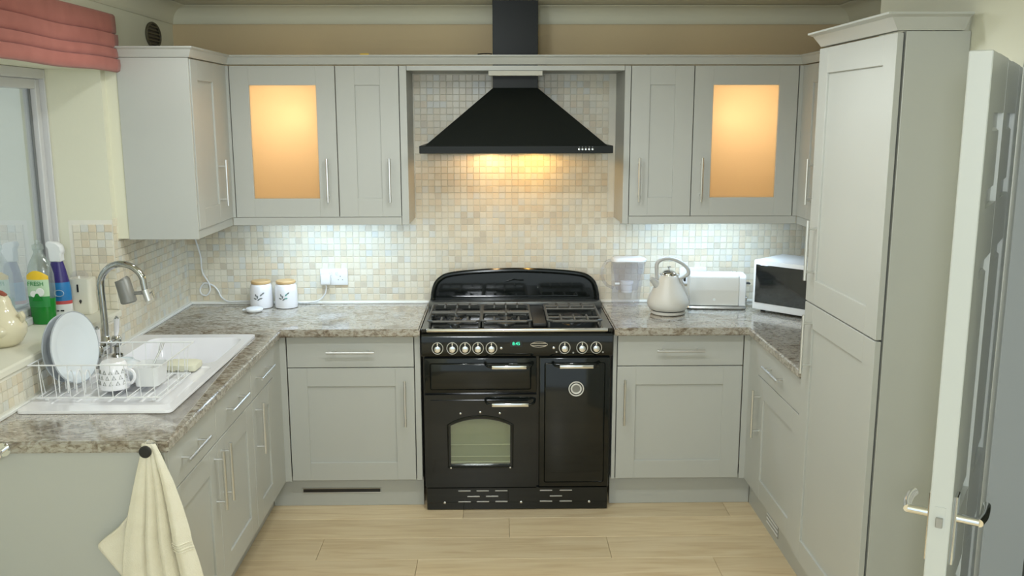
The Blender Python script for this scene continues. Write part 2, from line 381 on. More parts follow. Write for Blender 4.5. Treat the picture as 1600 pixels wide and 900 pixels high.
b = B(); b.box(XN, DY0, -0.01, XN+0.12, -1.33, CEIL); b.box(XN, -5.5, -0.01, XN+0.12, DY1, CEIL); b.box(XN, DY1, DH, XN+0.12, DY0, CEIL); b.box(XN+0.12, -1.45, -0.01, XR+0.15, -1.33, CEIL)
struct(put('wall_right_near', b, 'pale_wall', sm=False))
b = B(); b.box(2.55, -5.5, -0.01, 2.6, -0.9, CEIL); b.box(XN+0.12, -1.60, -0.01, 2.6, -1.50, CEIL); struct(put('wall_hall', b, 'hall_wall', sm=False))
# architrave of the doorway (hall and kitchen side linings)
b = B(); b.box(XN-0.004, DY0-0.03, 0, XN+0.124, DY0, DH, 0.002); b.box(XN-0.004, DY1, 0, XN+0.124, DY1+0.03, DH, 0.002); b.box(XN-0.004, DY1, DH-0.03, XN+0.124, DY0, DH, 0.002)
struct(put('trim_4', b, 'door_white', sm=False))

# ---- mosaic tiles
PITCH = 0.0333; TS = 0.0155
def tile_shape(n_axis):
    o = 0.0030; s2 = TS - 0.0012
    q = [(-1, -1), (1, -1), (1, 1), (-1, 1)]
    V = [(u*TS, -0.0002, v*TS) for u, v in q] + [(u*TS, -o+0.0009, v*TS) for u, v in q] + [(u*s2, -o, v*s2) for u, v in q]
    F = [(8, 9, 10, 11)] + [(4+i, 4+(i+1) % 4, 8+(i+1) % 4, 8+i) for i in range(4)] + [(i, (i+1) % 4, 4+(i+1) % 4, 4+i) for i in range(4)]
    if n_axis == 'x': V = [(-v[1], v[0], v[2]) for v in V]
    return V, F
SH = {a: tile_shape(a) for a in ('y', 'x')}
TM = {}
def tile_mesh(a, k):
    if (a, k) not in TM:
        me = bpy.data.meshes.new('tile'); me.from_pydata(SH[a][0], [], SH[a][1]); me.materials.append(TILES[k]); TM[(a, k)] = me
        bm = bmesh.new(); bm.from_mesh(me); bmesh.ops.recalc_face_normals(bm, faces=bm.faces); 
        bm.to_mesh(me); bm.free()
    return TM[(a, k)]
WTS = [24, 14, 7, 26, 12, 9, 5, 7]
def lay(wall, spots, score):
    """spots: (axis, position); the 300 that show largest become objects, the rest one stuff part"""
    spots = sorted(spots, key=score)
    for a, p in spots[:300]:
        k = random.choices(range(8), WTS)[0]
        o = bpy.data.objects.new('tile', tile_mesh(a, k)); COL.objects.link(o); o.parent = wall; o.location = Vector(p) - ORG[wall.name]
    V, F, K = [], [], []
    for a, p in spots[300:]:
        k = random.choices(range(8), WTS)[0]; n0 = len(V)
        V += [(v[0]+p[0], v[1]+p[1], v[2]+p[2]) for v in SH[a][0]]
        F += [tuple(i+n0 for i in f) for f in SH[a][1]]; K += [k]*len(SH[a][1])
    me = bpy.data.meshes.new('mosaic_tiles'); me.from_pydata(V, [], F)
    for t in TILES: me.materials.append(t)
    me.polygons.foreach_set('material_index', K); bm = bmesh.new(); bm.from_mesh(me); bmesh.ops.recalc_face_normals(bm, faces=bm.faces); bm.to_mesh(me); bm.free()
    o = bpy.data.objects.new('mosaic_tiles', me); COL.objects.link(o); o.parent = wall; o.location = -ORG[wall.name]; o['kind'] = 'stuff'
camp = M.translation
sp = []
for i in range(int((XR-XL)/PITCH)):
    x = XL + 0.018 + i*PITCH
    for j in range(36):
        z = 0.930 + 0.0155 + j*PITCH
        if z < 1.395 or (abs(x) < 0.50 and z < 2.09): sp.append(('y', (x, -0.0005, z)))
lay(wb, sp, lambda s: (Vector(s[1])-camp).length + (9 if s[1][2] > 1.69 or s[1][2] < 1.10 or abs(s[1][0]) > 0.5 else 0))
sp = []
for i in range(64):
    yy = -0.020 - i*PITCH
    for j in range(16):
        z = 0.930 + 0.0155 + j*PITCH
        if yy > REV + 0.012 and z < 1.45: sp.append(('x', (XL+0.0005, yy, z)))
        elif yy < REV and yy > -2.10 and z < SILL - 0.025: sp.append(('x', (XL+0.0005, yy, z)))
for i in range(5):
    for j in range(12):
        z = SILL + 0.018 + j*PITCH
        if z < 1.45: sp.append(('y', (XL - 0.019 - i*PITCH, REV-0.0005, z)))
lay(wl, sp, lambda s: (Vector(s[1])-camp).length + (6 if s[1][1] < -1.95 or (s[0] == 'x' and s[1][2] > 1.37) else 0))

# ---- window
sill = B(); sill.box(-1.955, WNEAR, SILL-0.03, XL+0.012, REV-0.001, SILL, 0.006)
struct(put('trim_5', sill, 'dispenser_cream', ang=30))
wn = struct(put('window_1', B().box(-2.03, REV-0.012, SILL+0.001, -1.94, REV-0.001, HEAD-0.001, 0.002).box(-2.03, WNEAR, SILL+0.001, -1.94, WNEAR+0.05, HEAD-0.001, 0.002).box(-2.03, WNEAR, HEAD-0.04, -1.94, REV-0.012, HEAD-0.001, 0.002).box(-2.03, WNEAR, SILL+0.001, -1.94, REV-0.012, SILL+0.03, 0.002), 'upvc', ang=30))
put('sash_frame', B().box(-2.02, REV-0.045, SILL+0.03, -1.962, REV-0.012, HEAD-0.04, 0.003).box(-2.02, WNEAR+0.05, SILL+0.03, -1.962, WNEAR+0.10, HEAD-0.04, 0.003).box(-2.02, WNEAR+0.05, HEAD-0.08, -1.962, REV-0.045, HEAD-0.04, 0.003).box(-2.02, WNEAR+0.05, SILL+0.03, -1.962, REV-0.045, SILL+0.06, 0.003), 'upvc', wn, ang=30)
put('frame_reflection', B().box(-1.992, REV-0.062, SILL+0.06, -1.984, REV-0.044, HEAD-0.08), 'reflection_grey', wn)  # dark strip painting the frame's reflection at the pane edge
put('pane', B().box(-1.990, WNEAR+0.10, SILL+0.06, -1.986, REV-0.05, HEAD-0.08), 'window_glass', wn, sm=False)
struct(put('trim_7', B().box(XL-0.001, -0.857, 1.37, -1.6645, -0.846, 2.12), 'cream_wall', sm=False))
# white bead along the worktop and the walls
b = B(); b.box(XL, -0.014, WT+0.0005, -0.455, -0.001, WT+0.013, 0.002); b.box(0.455, -0.014, WT+0.0005, XR, -0.001, WT+0.013, 0.002); b.box(XL+0.001, -2.10, WT+0.0005, XL+0.014, -0.014, WT+0.013, 0.002)
struct(put('trim_6', b, 'bead_white', ang=30))

# ================================================================== CABINETS
FY, FL_, FR = -0.575, -1.116, 1.103          # door faces of the back, left and right runs
DZ0, DZ1, RZ0, RZ1 = 0.153, 0.714, 0.718, 0.866
fb, fl_, fr = fmap('-y', FY), fmap('+x', FL_), fmap('-x', FR)
def drawer(parent, f, u0, u1, hu=None, hl=0.225, hz=0.797):
    b = B(); fbox(b, f, u0, -0.02, RZ0, u1, 0, RZ1, 0.0015); d = put('drawer', b, 'cab', parent, 30)
    handle(d, f, hu if hu is not None else (u0+u1)/2, hz, hl, False); return d
def base_unit(label, face, f, u0, u1, depth, fronts, top=0.870):
    p = f((u0+u1)/2, -depth/2, 0.15)
    t = thing('base_cabinet', label, 'cabinet', (p.x, p.y, 0.15))
    b = B(); fbox(b, f, u0+0.001, -depth, 0.15, u1-0.001, -0.022, top); put('carcass', b, 'carcass', t, sm=False)
    for a0, a1, hu, kind in fronts:
        if kind == 'drawer': drawer(t, f, a0, a1, hu)
        else: d = shaker(t, f, a0, a1, DZ0, DZ1); handle(d, f, hu, 0.545 if face != '+x' else 0.585, 0.225)
    return t
base_unit('grey base cabinet left of the black cooker, drawer above one door', '-y', fb, -1.087, -0.487, 0.545, ((-1.085, -0.489, -0.783, 'drawer'), (-1.085, -0.489, -0.532, 'door')))
base_unit('grey base cabinet right of the black cooker, under the kettle', '-y', fb, 0.475, 1.076, 0.545, ((0.477, 1.074, 0.772, 'drawer'), (0.477, 1.074, 0.511, 'door')))
base_unit('wide grey double-door cabinet under the white sink', '+x', fl_, -2.064, -1.097, 0.55, ((-2.062, -1.583, -1.86, 'drawer'), (-1.580, -1.099, -1.36, 'drawer'), (-2.062, -1.583, -1.622, 'door'), (-1.580, -1.099, -1.535, 'door')), 0.72)
base_unit('narrow grey base cabinet between the sink and the corner', '+x', fl_, -1.096, -0.735, 0.55, ((-1.094, -0.737, -0.93, 'drawer'), (-1.094, -0.737, -1.05, 'door')), 0.72)
base_unit('grey base cabinet beside the tall larder unit, drawer above door', '-x', fr, -1.335, -0.735, 0.55, ((-1.333, -0.737, -1.01, 'drawer'), (-1.333, -0.737, -0.785, 'door')))
def filler(label, b): return tag(put('filler_panel', b, 'cab', sm=False), label, 'panel')
filler('corner post where the left and back base cabinets meet', B().box(-1.145, -0.733, 0.15, FL_-0.002, -0.578, 0.869).box(-1.145, -0.578, 0.15, -1.089, FY+0.004, 0.869))
filler('corner post where the right and back base cabinets meet', B().box(FR+0.002, -0.733, 0.15, 1.13, -0.578, 0.869).box(1.078, -0.578, 0.15, 1.13, FY+0.004, 0.869))
filler('thin grey filler strip between the left cabinet and the cooker', B().box(-0.485, -0.572, 0.15, -0.458, -0.03, 0.869, 0.001))
filler('thin grey filler strip between the right cabinet and the cooker', B().box(0.456, -0.572, 0.15, 0.473, -0.03, 0.869, 0.001))
tag(put('end_panel', B().box(XL+0.002, -2.086, 0.0, FL_, -2.066, 0.869, 0.001), 'cab', ang=30), 'plain grey end panel behind the hanging towel', 'panel')
def plinth(label, b): return tag(put('plinth', b, 'cab', sm=False), label, 'plinth')
plinth('grey plinth left of the cooker, with a black slot vent', B().box(-1.193, -0.520, 0.001, -0.458, -0.504, 0.149))
plinth('grey plinth right of the cooker', B().box(0.456, -0.520, 0.001, 1.148, -0.504, 0.149))
plinth('long grey plinth under the sink cabinets', B().box(-1.211, -2.064, 0.001, -1.195, -0.521, 0.149))
plinth('long grey plinth under the right-hand cabinets and larder', B().box(1.150, -1.984, 0.001, 1.166, -0.521, 0.149))
t = thing('plinth_heater_vent', 'black slot vent in the plinth left of the cooker', 'vent', (-0.86, -0.521, 0.066))
put('slot', B().box(-1.048, -0.5235, 0.071, -0.672, -0.5205, 0.087), 'black_plastic', t)
put('frame', B().tube([(-1.052, -0.523, 0.068), (-0.668, -0.523, 0.068), (-0.668, -0.523, 0.090), (-1.052, -0.523, 0.090)], 0.0022, 6, True), 'steel', t)
t = thing('plinth_grille', 'small white slatted grille in the right-hand plinth', 'vent', (1.149, -0.915, 0.03))
put('backing', B().box(1.1475, -1.0, 0.035, 1.1495, -0.83, 0.098), 'grey_metal', t)
for k in range(3): put('slat', B().box(1.1445, -0.995, 0.042+k*0.019, 1.148, -0.835, 0.051+k*0.019, 0.001), 'white_plastic', t)

# ---- worktops
def wt_prof(b, pts, z0=WT-0.038, z1=WT):
    t = bmesh.new(); A = [t.verts.new((p[0], p[1], z0)) for p in pts]; f = t.faces.new(A); r = bmesh.ops.extrude_face_region(t, geom=[f])
    for v in r['geom']:
        if isinstance(v, bmesh.types.BMVert): v.co.z = z1
    bmesh.ops.recalc_face_normals(t, faces=t.faces)
    es = [e for e in t.edges if abs(e.verts[0].co.z-e.verts[1].co.z) < 1e-6]
    bmesh.ops.bevel(t, geom=es, offset=0.007, segments=3, affect='EDGES'); return b._join(t)
YF, XFL, XFR = -0.616, -1.096, 1.083
SX0, SX1, SY0, SY1 = -1.695, -1.182, -1.832, -0.738      # sink outline
bowl = (-1.62, -1.24, -1.22, -0.80)
b = B(); wt_prof(b, [(XL+0.001, -0.001), (XL+0.001, -2.105), (XFL, -2.105), (XFL, YF), (-0.455, YF), (-0.455, -0.001)])
wtl = tag(put('worktop', b, 'worktop', ang=40), 'L-shaped stone-effect worktop holding the white sink', 'worktop')
b = B(); wt_prof(b, [(0.455, -0.001), (0.455, YF), (XFR, YF), (XFR, -1.343), (XR-0.001, -1.325), (XR-0.001, -0.001)])
tag(put('worktop', b, 'worktop', ang=40), 'stone-effect worktop under the kettle, toaster and microwave', 'worktop')
# cut the sink bowl out of the left worktop
cut = B().box(bowl[0]-0.03, bowl[1]-0.03, 0.7, bowl[2]+0.03, bowl[3]+0.03, 1.1); co = put('cutter', cut, 'worktop')
md = wtl.modifiers.new('cut', 'BOOLEAN'); md.object = co; md.solver = 'EXACT'
dg = bpy.context.evaluated_depsgraph_get(); me = bpy.data.meshes.new_from_object(wtl.evaluated_get(dg)); wtl.modifiers.clear(); wtl.data = me
bpy.data.objects.remove(co)

# ---- wall units
WZ0, WZ1, WY = 1.405, 2.120, -0.330
fw_ = fmap('-y', WY)
def wall_box(t, x0, x1, hollow):
    if not hollow: put('carcass', B().box(x0+0.001, WY+0.022, WZ0, x1-0.001, -0.004, WZ1), 'carcass', t, sm=False); return
    s = 0.018; b = B()
    b.box(x0+0.001, WY+0.022, WZ0, x0+s, -0.004, WZ1).box(x1-s, WY+0.022, WZ0, x1-0.001, -0.004, WZ1).box(x0+s, WY+0.022, WZ0, x1-s, -0.004, WZ0+s).box(x0+s, WY+0.022, WZ1-s, x1-s, -0.004, WZ1)
    put('carcass', b, 'cab_inside', t, sm=False)
    put('back_panel', B().box(x0+s, -0.012, WZ0+s, x1-s, -0.005, WZ1-s), 'cab_inside', t, sm=False)
def wall_unit(label, x0, x1, hx, glass):
    t = thing('wall_cabinet', label, 'cabinet', ((x0+x1)/2, -0.165, WZ0)); wall_box(t, x0, x1, glass)
    d = shaker(t, fw_, x0+0.0015, x1-0.0015, WZ0, WZ1, glass=glass); handle(d, fw_, hx, 1.582, 0.21)
    return t
wall_unit('grey wall cabinet with lit frosted glass door, left of the hood', -1.354, -0.856, -0.903, True)
wall_unit('narrow grey wall cabinet with solid door, left of the hood', -0.855, -0.555, -0.606, False)
wall_unit('narrow grey wall cabinet with solid door, right of the hood', 0.549, 0.850, 0.594, False)
wall_unit('grey wall cabinet with lit frosted glass door, right of the hood', 0.851, 1.349, 0.895, True)
for x in (-1.105, 1.10):
    cl_ = bpy.data.lights.new('cabinet_light', 'POINT'); cl_.energy = 1.35; cl_.color = (1.0, 0.74, 0.50); cl_.shadow_soft_size = 0.06
    co_ = bpy.data.objects.new('cabinet_light', cl_); COL.objects.link(co_); co_.location = (x, -0.085, 1.88)
# unit on the left wall: end panel to the camera, door to the room
t = thing('wall_cabinet', 'grey wall cabinet on the left wall, end panel beside the window', 'cabinet', (-1.53, -0.6, 1.367))
put('carcass', B().box(-1.66, -0.845, WZ0, -1.387, -0.36, WZ1), 'carcass', t, sm=False)
put('end_panel', B().box(-1.664, -0.862, 1.367, -1.368, -0.849, WZ1+0.004, 0.001), 'cab', t, ang=30)
f = fmap('+x', -1.365); d = shaker(t, f, -0.843, -0.462, WZ0, WZ1, stile=0.085); handle(d, f, -0.53, 1.585, 0.21)
put('filler', B().box(-1.387, -0.459, WZ0, -1.369, -0.332, WZ1), 'cab', t, sm=False)
put('filler', B().box(-1.387, -0.331, WZ0, -1.356, -0.312, WZ1), 'cab', t, sm=False)
t = thing('wall_cabinet', 'grey wall cabinet on the right wall, half hidden by the larder', 'cabinet', (1.53, -0.6, 1.367))
put('carcass', B().box(1.387, -0.845, WZ0, XR-0.002, -0.36, WZ1), 'carcass', t, sm=False)
f = fmap('-x', 1.365); d = shaker(t, f, -0.843, -0.40, WZ0, WZ1, stile=0.085); handle(d, f, -0.57, 1.585, 0.21)
put('filler', B().box(1.369, -0.397, WZ0, 1.387, -0.332, WZ1), 'cab', t, sm=False)
put('filler', B().box(1.352, -0.331, WZ0, 1.387, -0.312, WZ1), 'cab', t, sm=False)
# niche round the hood
t = thing('hood_surround', 'grey boxed frame around the cooker hood recess', 'panel', (0, -0.17, 1.367))
put('side_panel', B().box(-0.553, WY+0.002, 1.367, -0.519, -0.004, WZ1, 0.001), 'cab', t, ang=30)
put('side_panel', B().box(0.519, WY+0.002, 1.367, 0.547, -0.004, WZ1, 0.001), 'cab', t, ang=30)
put('top_panel', B().box(-0.517, WY+0.002, 2.098, 0.517, -0.283, WZ1).box(-0.517, -0.283, 2.098, -0.125, -0.004, WZ1).box(0.125, -0.283, 2.098, 0.517, -0.004, WZ1), 'cab', t, sm=False)
tag(put('trim_board', B().box(-0.130, -0.335, 2.074, 0.126, -0.285, 2.096, 0.001), 'trim_plate', ang=30), 'small pale board across the front of the hood duct', 'board')
# pelmets
def pelmet(label, b): return tag(put('pelmet', b, 'cab', ang=30), label, 'pelmet')
pelmet('grey light rail under the left wall cabinets', B().box(-1.372, -0.327, 1.366, -0.556, -0.309, 1.403, 0.001))
pelmet('grey light rail under the right wall cabinets', B().box(0.550, -0.327, 1.366, 1.372, -0.309, 1.403, 0.001))
pelmet('short grey light rail under the left-wall cabinet', B().box(-1.392, -0.845, 1.366, -1.374, -0.328, 1.403, 0.001))
pelmet('short grey light rail under the right-wall cabinet', B().box(1.374, -0.845, 1.366, 1.392, -0.328, 1.403, 0.001))
# cornices (flared)
def cornice(name_label, path, outs, z0, z1, flare):
    b = B(); V = []; F = []
    prof = [(-0.02, z0), (0.0, z0), (0.004, z0+0.006), (flare*0.6, z1-0.012), (flare, z1-0.006), (flare, z1), (-0.02, z1)]; k = len(prof)
    for p, d in zip(path, outs):
        for r, z in prof: V.append((p[0]+d[0]*r, p[1]+d[1]*r, z))
    for i in range(len(path)-1):
        for j in range(k): F.append((i*k+j, i*k+(j+1) % k, (i+1)*k+(j+1) % k, (i+1)*k+j))
    F += [tuple(range(k)), tuple(range((len(path)-1)*k, len(path)*k))]
    return tag(put('cornice', b.faces(V, F), 'cab', ang=25), name_label, 'cornice')
cornice('long grey cornice along the top of the wall cabinets', [(-1.70, -0.866), (-1.362, -0.866), (-1.362, -0.334), (1.362, -0.334), (1.362, -0.85)], [(0, -1), (1, -1), (1, -1), (-1, -1), (-1, 0)], 2.125, 2.168, 0.022)
# tall larder
t = thing('larder_cabinet', 'tall grey larder cabinet with two doors beside the white door', 'cabinet', (1.2, -1.67, 0.15))
put('carcass', B().box(1.120, -1.984, 0.15, XN-0.002, -1.346, 2.126), 'carcass', t, sm=False)
put('end_panel', B().box(1.117, -2.006, 0.001, XN-0.002, -1.986, 2.126, 0.001), 'cab', t, ang=30)
f = fmap('-x', 1.09)
d = shaker(t, f, -2.004, -1.347, 1.189, 2.122); handle(d, f, -1.424, 1.39, 0.225)
d = shaker(t, f, -2.004, -1.347, 0.153, 1.184); handle(d, f, -1.436, 1.035, 0.225)
cornice('flared grey cornice on top of the tall larder', [(1.088, -1.36), (1.088, -2.008), (XN-0.022, -2.008)], [(-1, 0), (-1, -1), (0, -1)], 2.128, 2.175, 0.05)
# ================================================================== COOKER
CY = -0.60
t = thing('range_cooker', 'black range cooker with chrome handles and a gas hob', 'cooker', (0, -0.32, 0.0))
put('body', B().box(-0.445, -0.575, 0.118, 0.445, -0.03, 0.893), 'black_enamel', t, sm=False)
# lower plinth with slots
pl = put('plinth', B().box(-0.438, -0.588, 0.003, 0.438, -0.05, 0.116, 0.003), 'black_enamel', t, ang=30)
for z, xs in ((0.099, (-0.256, -0.167, -0.077, 0.140, 0.236)), (0.070, (-0.212, -0.122, 0.188)), (0.043, (-0.256, -0.167, -0.077, 0.140, 0.236))):
    for x in xs: put('slot', B().box(x-0.030, -0.5895, z-0.003, x+0.030, -0.5875, z+0.003, 0.0008), 'grey_metal', pl)
for x in (-0.352, 0.019, 0.350): put('screw', B().lathe([(0, 0), (0.006, 0), (0.006, 0.002), (0.003, 0.004), (0, 0.004)], (x, -0.588, 0.040), 12, '-y'), 'chrome', pl)
# oven doors: slab, bevelled raised field
def oven_door(x0, x1, z0, z1, hole=None):
    b = B()
    b.box(x0, CY+0.002, z0, x1, -0.577, z1, 0.006, 2)
    return b
gd = put('grill_door', oven_door(-0.440, 0.092, 0.594, 0.766), 'black_enamel', t, ang=30)
put('raised_field', B().box(-0.412, CY-0.004, 0.612, 0.066, CY+0.006, 0.742, 0.009, 3), 'black_enamel', gd, ang=50)
rd = put('tall_oven_door', oven_door(0.104, 0.440, 0.122, 0.766), 'black_enamel', t, ang=30)
put('raised_field', B().box(0.128, CY-0.004, 0.146, 0.416, CY+0.006, 0.742, 0.009, 3), 'black_enamel', rd, ang=50)
# main oven door with an arched window: frame built round the opening
def arch(x0, x1, z0, zs, zt, n=12):
    cx = (x0+x1)/2; h = (x1-x0)/2; out = [(x0, z0), (x1, z0), (x1, zs)]
    for i in range(1, n): u = 1-2*i/n; out.append((cx+h*u, zs+(zt-zs)*(1-abs(u)**2.2)))
    out.append((x0, zs)); return out
ax = (-0.318, -0.034, 0.236, 0.436, 0.468)
inner = arch(*ax); X0, X1, Z0, Z1 = -0.440, 0.092, 0.122, 0.586
def frame_with_hole(outer, inner, ya, yb):
    tb = bmesh.new(); o_ = [tb.verts.new((p[0], ya, p[1])) for p in outer]; i_ = [tb.verts.new((p[0], ya, p[1])) for p in inner]
    es = [tb.edges.new((L[k], L[(k+1) % len(L)])) for L in (o_, i_) for k in range(len(L))]
    bmesh.ops.triangle_fill(tb, use_beauty=True, use_dissolve=False, edges=es)
    r = bmesh.ops.extrude_face_region(tb, geom=list(tb.faces))
    for v in r['geom']:
        if isinstance(v, bmesh.types.BMVert): v.co.y = yb
    bmesh.ops.recalc_face_normals(tb, faces=tb.faces); b = B(); b._join(tb); return b
md_ = put('main_oven_door', frame_with_hole([(X0, Z0), (X1, Z0), (X1, Z1), (X0, Z1)], inner, CY+0.002, -0.577), 'black_enamel', t, ang=30)
fieldo = [(X0+0.028, Z0+0.024), (X1-0.026, Z0+0.024), (X1-0.026, Z1-0.026), (X0+0.028, Z1-0.026)]
put('raised_field', frame_with_hole(fieldo, inner, CY-0.004, CY+0.002), 'black_enamel', md_, ang=30)
put('window_trim', B().tube([(p[0], CY-0.005, p[1]) for p in arch(ax[0]-0.012, ax[1]+0.012, ax[2]-0.010, ax[3]+0.004, ax[4]+0.014)], 0.005, 8, True), 'black_enamel', md_)
put('oven_glass', B().prism(arch(ax[0]-0.003, ax[1]+0.003, ax[2]-0.003, ax[3]+0.002, ax[4]+0.003), 'y', CY+0.0045, CY+0.0075), 'oven_glass', md_, sm=False)
cav = B().prism(arch(ax[0]-0.003, ax[1]+0.003, ax[2]-0.003, ax[3]+0.002, ax[4]+0.003), 'y', -0.5772, -0.5762)
put('oven_interior', cav, 'enamel_inside', md_, sm=False)
for z in (0.334, 0.274, 0.246): put('rack_wire', B().tube([(ax[0], -0.585, z), (ax[1], -0.585, z)], 0.0018 if z > 0.25 else 0.003, 6), 'dial_white', md_)
for x in (-0.270, -0.176, -0.083): put('hinge_stud', B().lathe([(0, 0), (0.0055, 0), (0.005, 0.003), (0, 0.005)], (x, CY-0.004, 0.497 if x != -0.176 else 0.503), 10, '-y'), 'chrome', md_)
for x in (-0.318, -0.034): put('hinge_stud', B().lathe([(0, 0), (0.005, 0), (0.004, 0.003), (0, 0.004)], (x, CY-0.009, 0.226), 10, '-y'), 'chrome', md_)
def oven_handle(parent, x0, x1, z):
    b = B(); y = CY-0.046
    b.box(x0, y-0.008, z-0.009, x1, y+0.004, z+0.009, 0.004, 2)
    h = put('handle', b, 'chrome', parent, ang=40)
    for s, x in ((-1, x0), (1, x1)):
        put('handle_end', B().tube(bez([(x - s*0.004, y-0.002, z), (x+s*0.014, y, z+0.003), (x+s*0.026, y+0.018, z+0.008), (x+s*0.030, CY-0.003, z+0.012)], 4), 0.006, 8), 'black_enamel', parent)
oven_handle(gd, -0.121, 0.043, 0.734); oven_handle(md_, -0.121, 0.053, 0.551); oven_handle(rd, 0.196, 0.356, 0.735)
dl = put('temperature_dial', B().lathe([(0.0, 0.0), (0.037, 0.0), (0.037, 0.004), (0.0, 0.004)], (0.279, CY-0.004, 0.616), 32, '-y'), 'black_plastic', rd, ang=25)
for rr, wd in ((0.034, 0.0030), (0.0225, 0.0042)): put('dial_ring', B().tube([(0.279+rr*math.cos(a*math.pi/18), CY-0.010, 0.616+rr*math.sin(a*math.pi/18)) for a in range(36)], wd, 8, True), 'dial_white', dl)
put('dial_face', B().lathe([(0, 0.0), (0.0185, 0.0), (0.0185, 0.002), (0, 0.002)], (0.279, CY-0.0085, 0.616), 24, '-y'), 'filter_grey', dl)
# control panel
cp = put('control_panel', B().prism([(-0.590, 0.772), (-0.606, 0.776), (-0.612, 0.800), (-0.612, 0.868), (-0.604, 0.893), (-0.560, 0.896), (-0.560, 0.772)], 'x', -0.450, 0.450, 0.003), 'black_enamel', t, ang=35)
KX = (-0.373, -0.304, -0.244, -0.184, -0.121, 0.222, 0.304, 0.370)
for x in KX:
    k = put('knob', B().lathe([(0, 0.0), (0.017, 0.0), (0.0165, 0.012), (0.0145, 0.022), (0.008, 0.024), (0, 0.023)], (x, -0.612, 0.816), 20, '-y'), 'chrome', t)
    put('bezel', B().tube([(x+0.0255*math.cos(a*math.pi/12), -0.6135, 0.8175+0.0275*math.sin(a*math.pi/12)) for a in range(24)], 0.0022, 6, True), 'steel', k)
    put('pointer', B().box(x-0.003, -0.622, 0.828, x+0.003, -0.613, 0.843, 0.001), 'chrome', k)
for x in (-0.075, 0.171): put('push_button', B().lathe([(0, 0), (0.0065, 0), (0.006, 0.005), (0, 0.007)], (x, -0.612, 0.818), 14, '-y'), 'chrome', t)
for x, z in ((0.184, 0.797), (0.263, 0.793), (0.402, 0.795)): put('marker', B().lathe([(0, 0), (0.0045, 0), (0.004, 0.001), (0, 0.0012)], (x, -0.612, z), 10, '-y'), 'grey_metal', t)
TY = Matrix.Rotation(rad(90), 4, 'X')
dsp = put('clock_display', B().box(-0.034, -0.6135, 0.822, 0.024, -0.6115, 0.852, 0.0008), 'black_plastic', t, ang=30)
text_mesh('clock_digits', '8:45', 0.0215, 'clock_green', dsp, Matrix.Translation((-0.005, -0.614, 0.838)) @ TY)
bd = put('badge', B().tube([(0.102+0.039*math.cos(a*math.pi/16), -0.614, 0.834+0.0125*math.sin(a*math.pi/16)) for a in range(32)], 0.0016, 6, True), 'chrome', t)
put('badge_bar', B().box(0.068, -0.6145, 0.8385, 0.136, -0.6125, 0.8405).box(0.068, -0.6145, 0.8285, 0.136, -0.6125, 0.8305), 'chrome', bd, sm=False)
put('front_rail', B().box(-0.424, -0.624, 0.897, 0.424, -0.606, 0.912, 0.004, 2), 'chrome', t, ang=40)
put('rail_bracket', B().box(-0.447, -0.618, 0.894, -0.425, -0.600, 0.910, 0.003), 'black_enamel', t, ang=40)
put('rail_bracket', B().box(0.425, -0.618, 0.894, 0.447, -0.600, 0.910, 0.003), 'black_enamel', t, ang=40)
# hob
hob = put('hob_plate', B().box(-0.450, -0.604, 0.894, 0.450, -0.045, 0.906, 0.003), 'hob_steel', t, ang=40)
put('hob_well', B().box(-0.422, -0.585, 0.9055, 0.405, -0.165, 0.9075, 0.0008), 'black_enamel', hob, ang=30)
def burner(x, y, r):
    b = put('burner', B().lathe([(0, 0), (r*1.25, 0), (r*1.25, 0.005), (r, 0.008), (r, 0.014), (r*0.92, 0.018), (0, 0.019)], (x, y, 0.9072), 24), 'hob_steel', t)
    put('burner_cap', B().lathe([(0, 0), (r*0.8, 0), (r*0.76, 0.005), (0, 0.007)], (x, y, 0.926), 20), 'black_plastic', b)
for x, y, r in ((-0.295, -0.47, 0.030), (-0.295, -0.27, 0.038), (-0.052, -0.47, 0.038), (-0.052, -0.27, 0.030), (0.272, -0.40, 0.055)): burner(x, y, r)
def grate(x0, x1, y0, y1, fing, mid):
    z = 0.938; r = 0.0062; b = B()
    c = 0.022
    b.tube([(x0+c, y0, z), (x1-c, y0, z), (x1, y0+c, z), (x1, y1-c, z), (x1-c, y1, z), (x0+c, y1, z), (x0, y1-c, z), (x0, y0+c, z)], r, 8, True)
    for m in mid: b.tube([(x0, m, z), (x1, m, z)], r, 8)
    for x, ya, yb in fing: b.tube([(x, ya, z), (x, ya, z+0.004), (x, yb, z+0.004), (x, yb, z-0.004)], 0.0052, 8)
    for x in (x0+0.006, x1-0.006):
        for yy in (y0+0.02, y1-0.02): b.tube([(x, yy, z), (x, yy, 0.907)], 0.005, 6)
    return put('pan_support', b, 'cast_iron', t)
for xa, xb in ((-0.418, -0.172), (-0.166, 0.066)):
    ym = -0.375; d = (xb-xa)/4
    grate(xa, xb, -0.580, -0.185, [(xa+d*k, -0.580, -0.510) for k in (1, 2, 3)] + [(xa+d*k, -0.185, -0.245) for k in (1, 2, 3)] + [(xa+2*d, ym-0.055, ym+0.055)], [ym-0.012, ym+0.012])
grate(0.146, 0.398, -0.580, -0.185, [(0.146+0.063*k, -0.580, -0.465) for k in (1, 2, 3)] + [(0.146+0.063*k, -0.185, -0.285) for k in (1, 2, 3)], [-0.500, -0.300, -0.235])
put('griddle_plate', B().box(0.074, -0.582, 0.912, 0.138, -0.185, 0.930, 0.004, 2), 'black_plastic', t, ang=40)
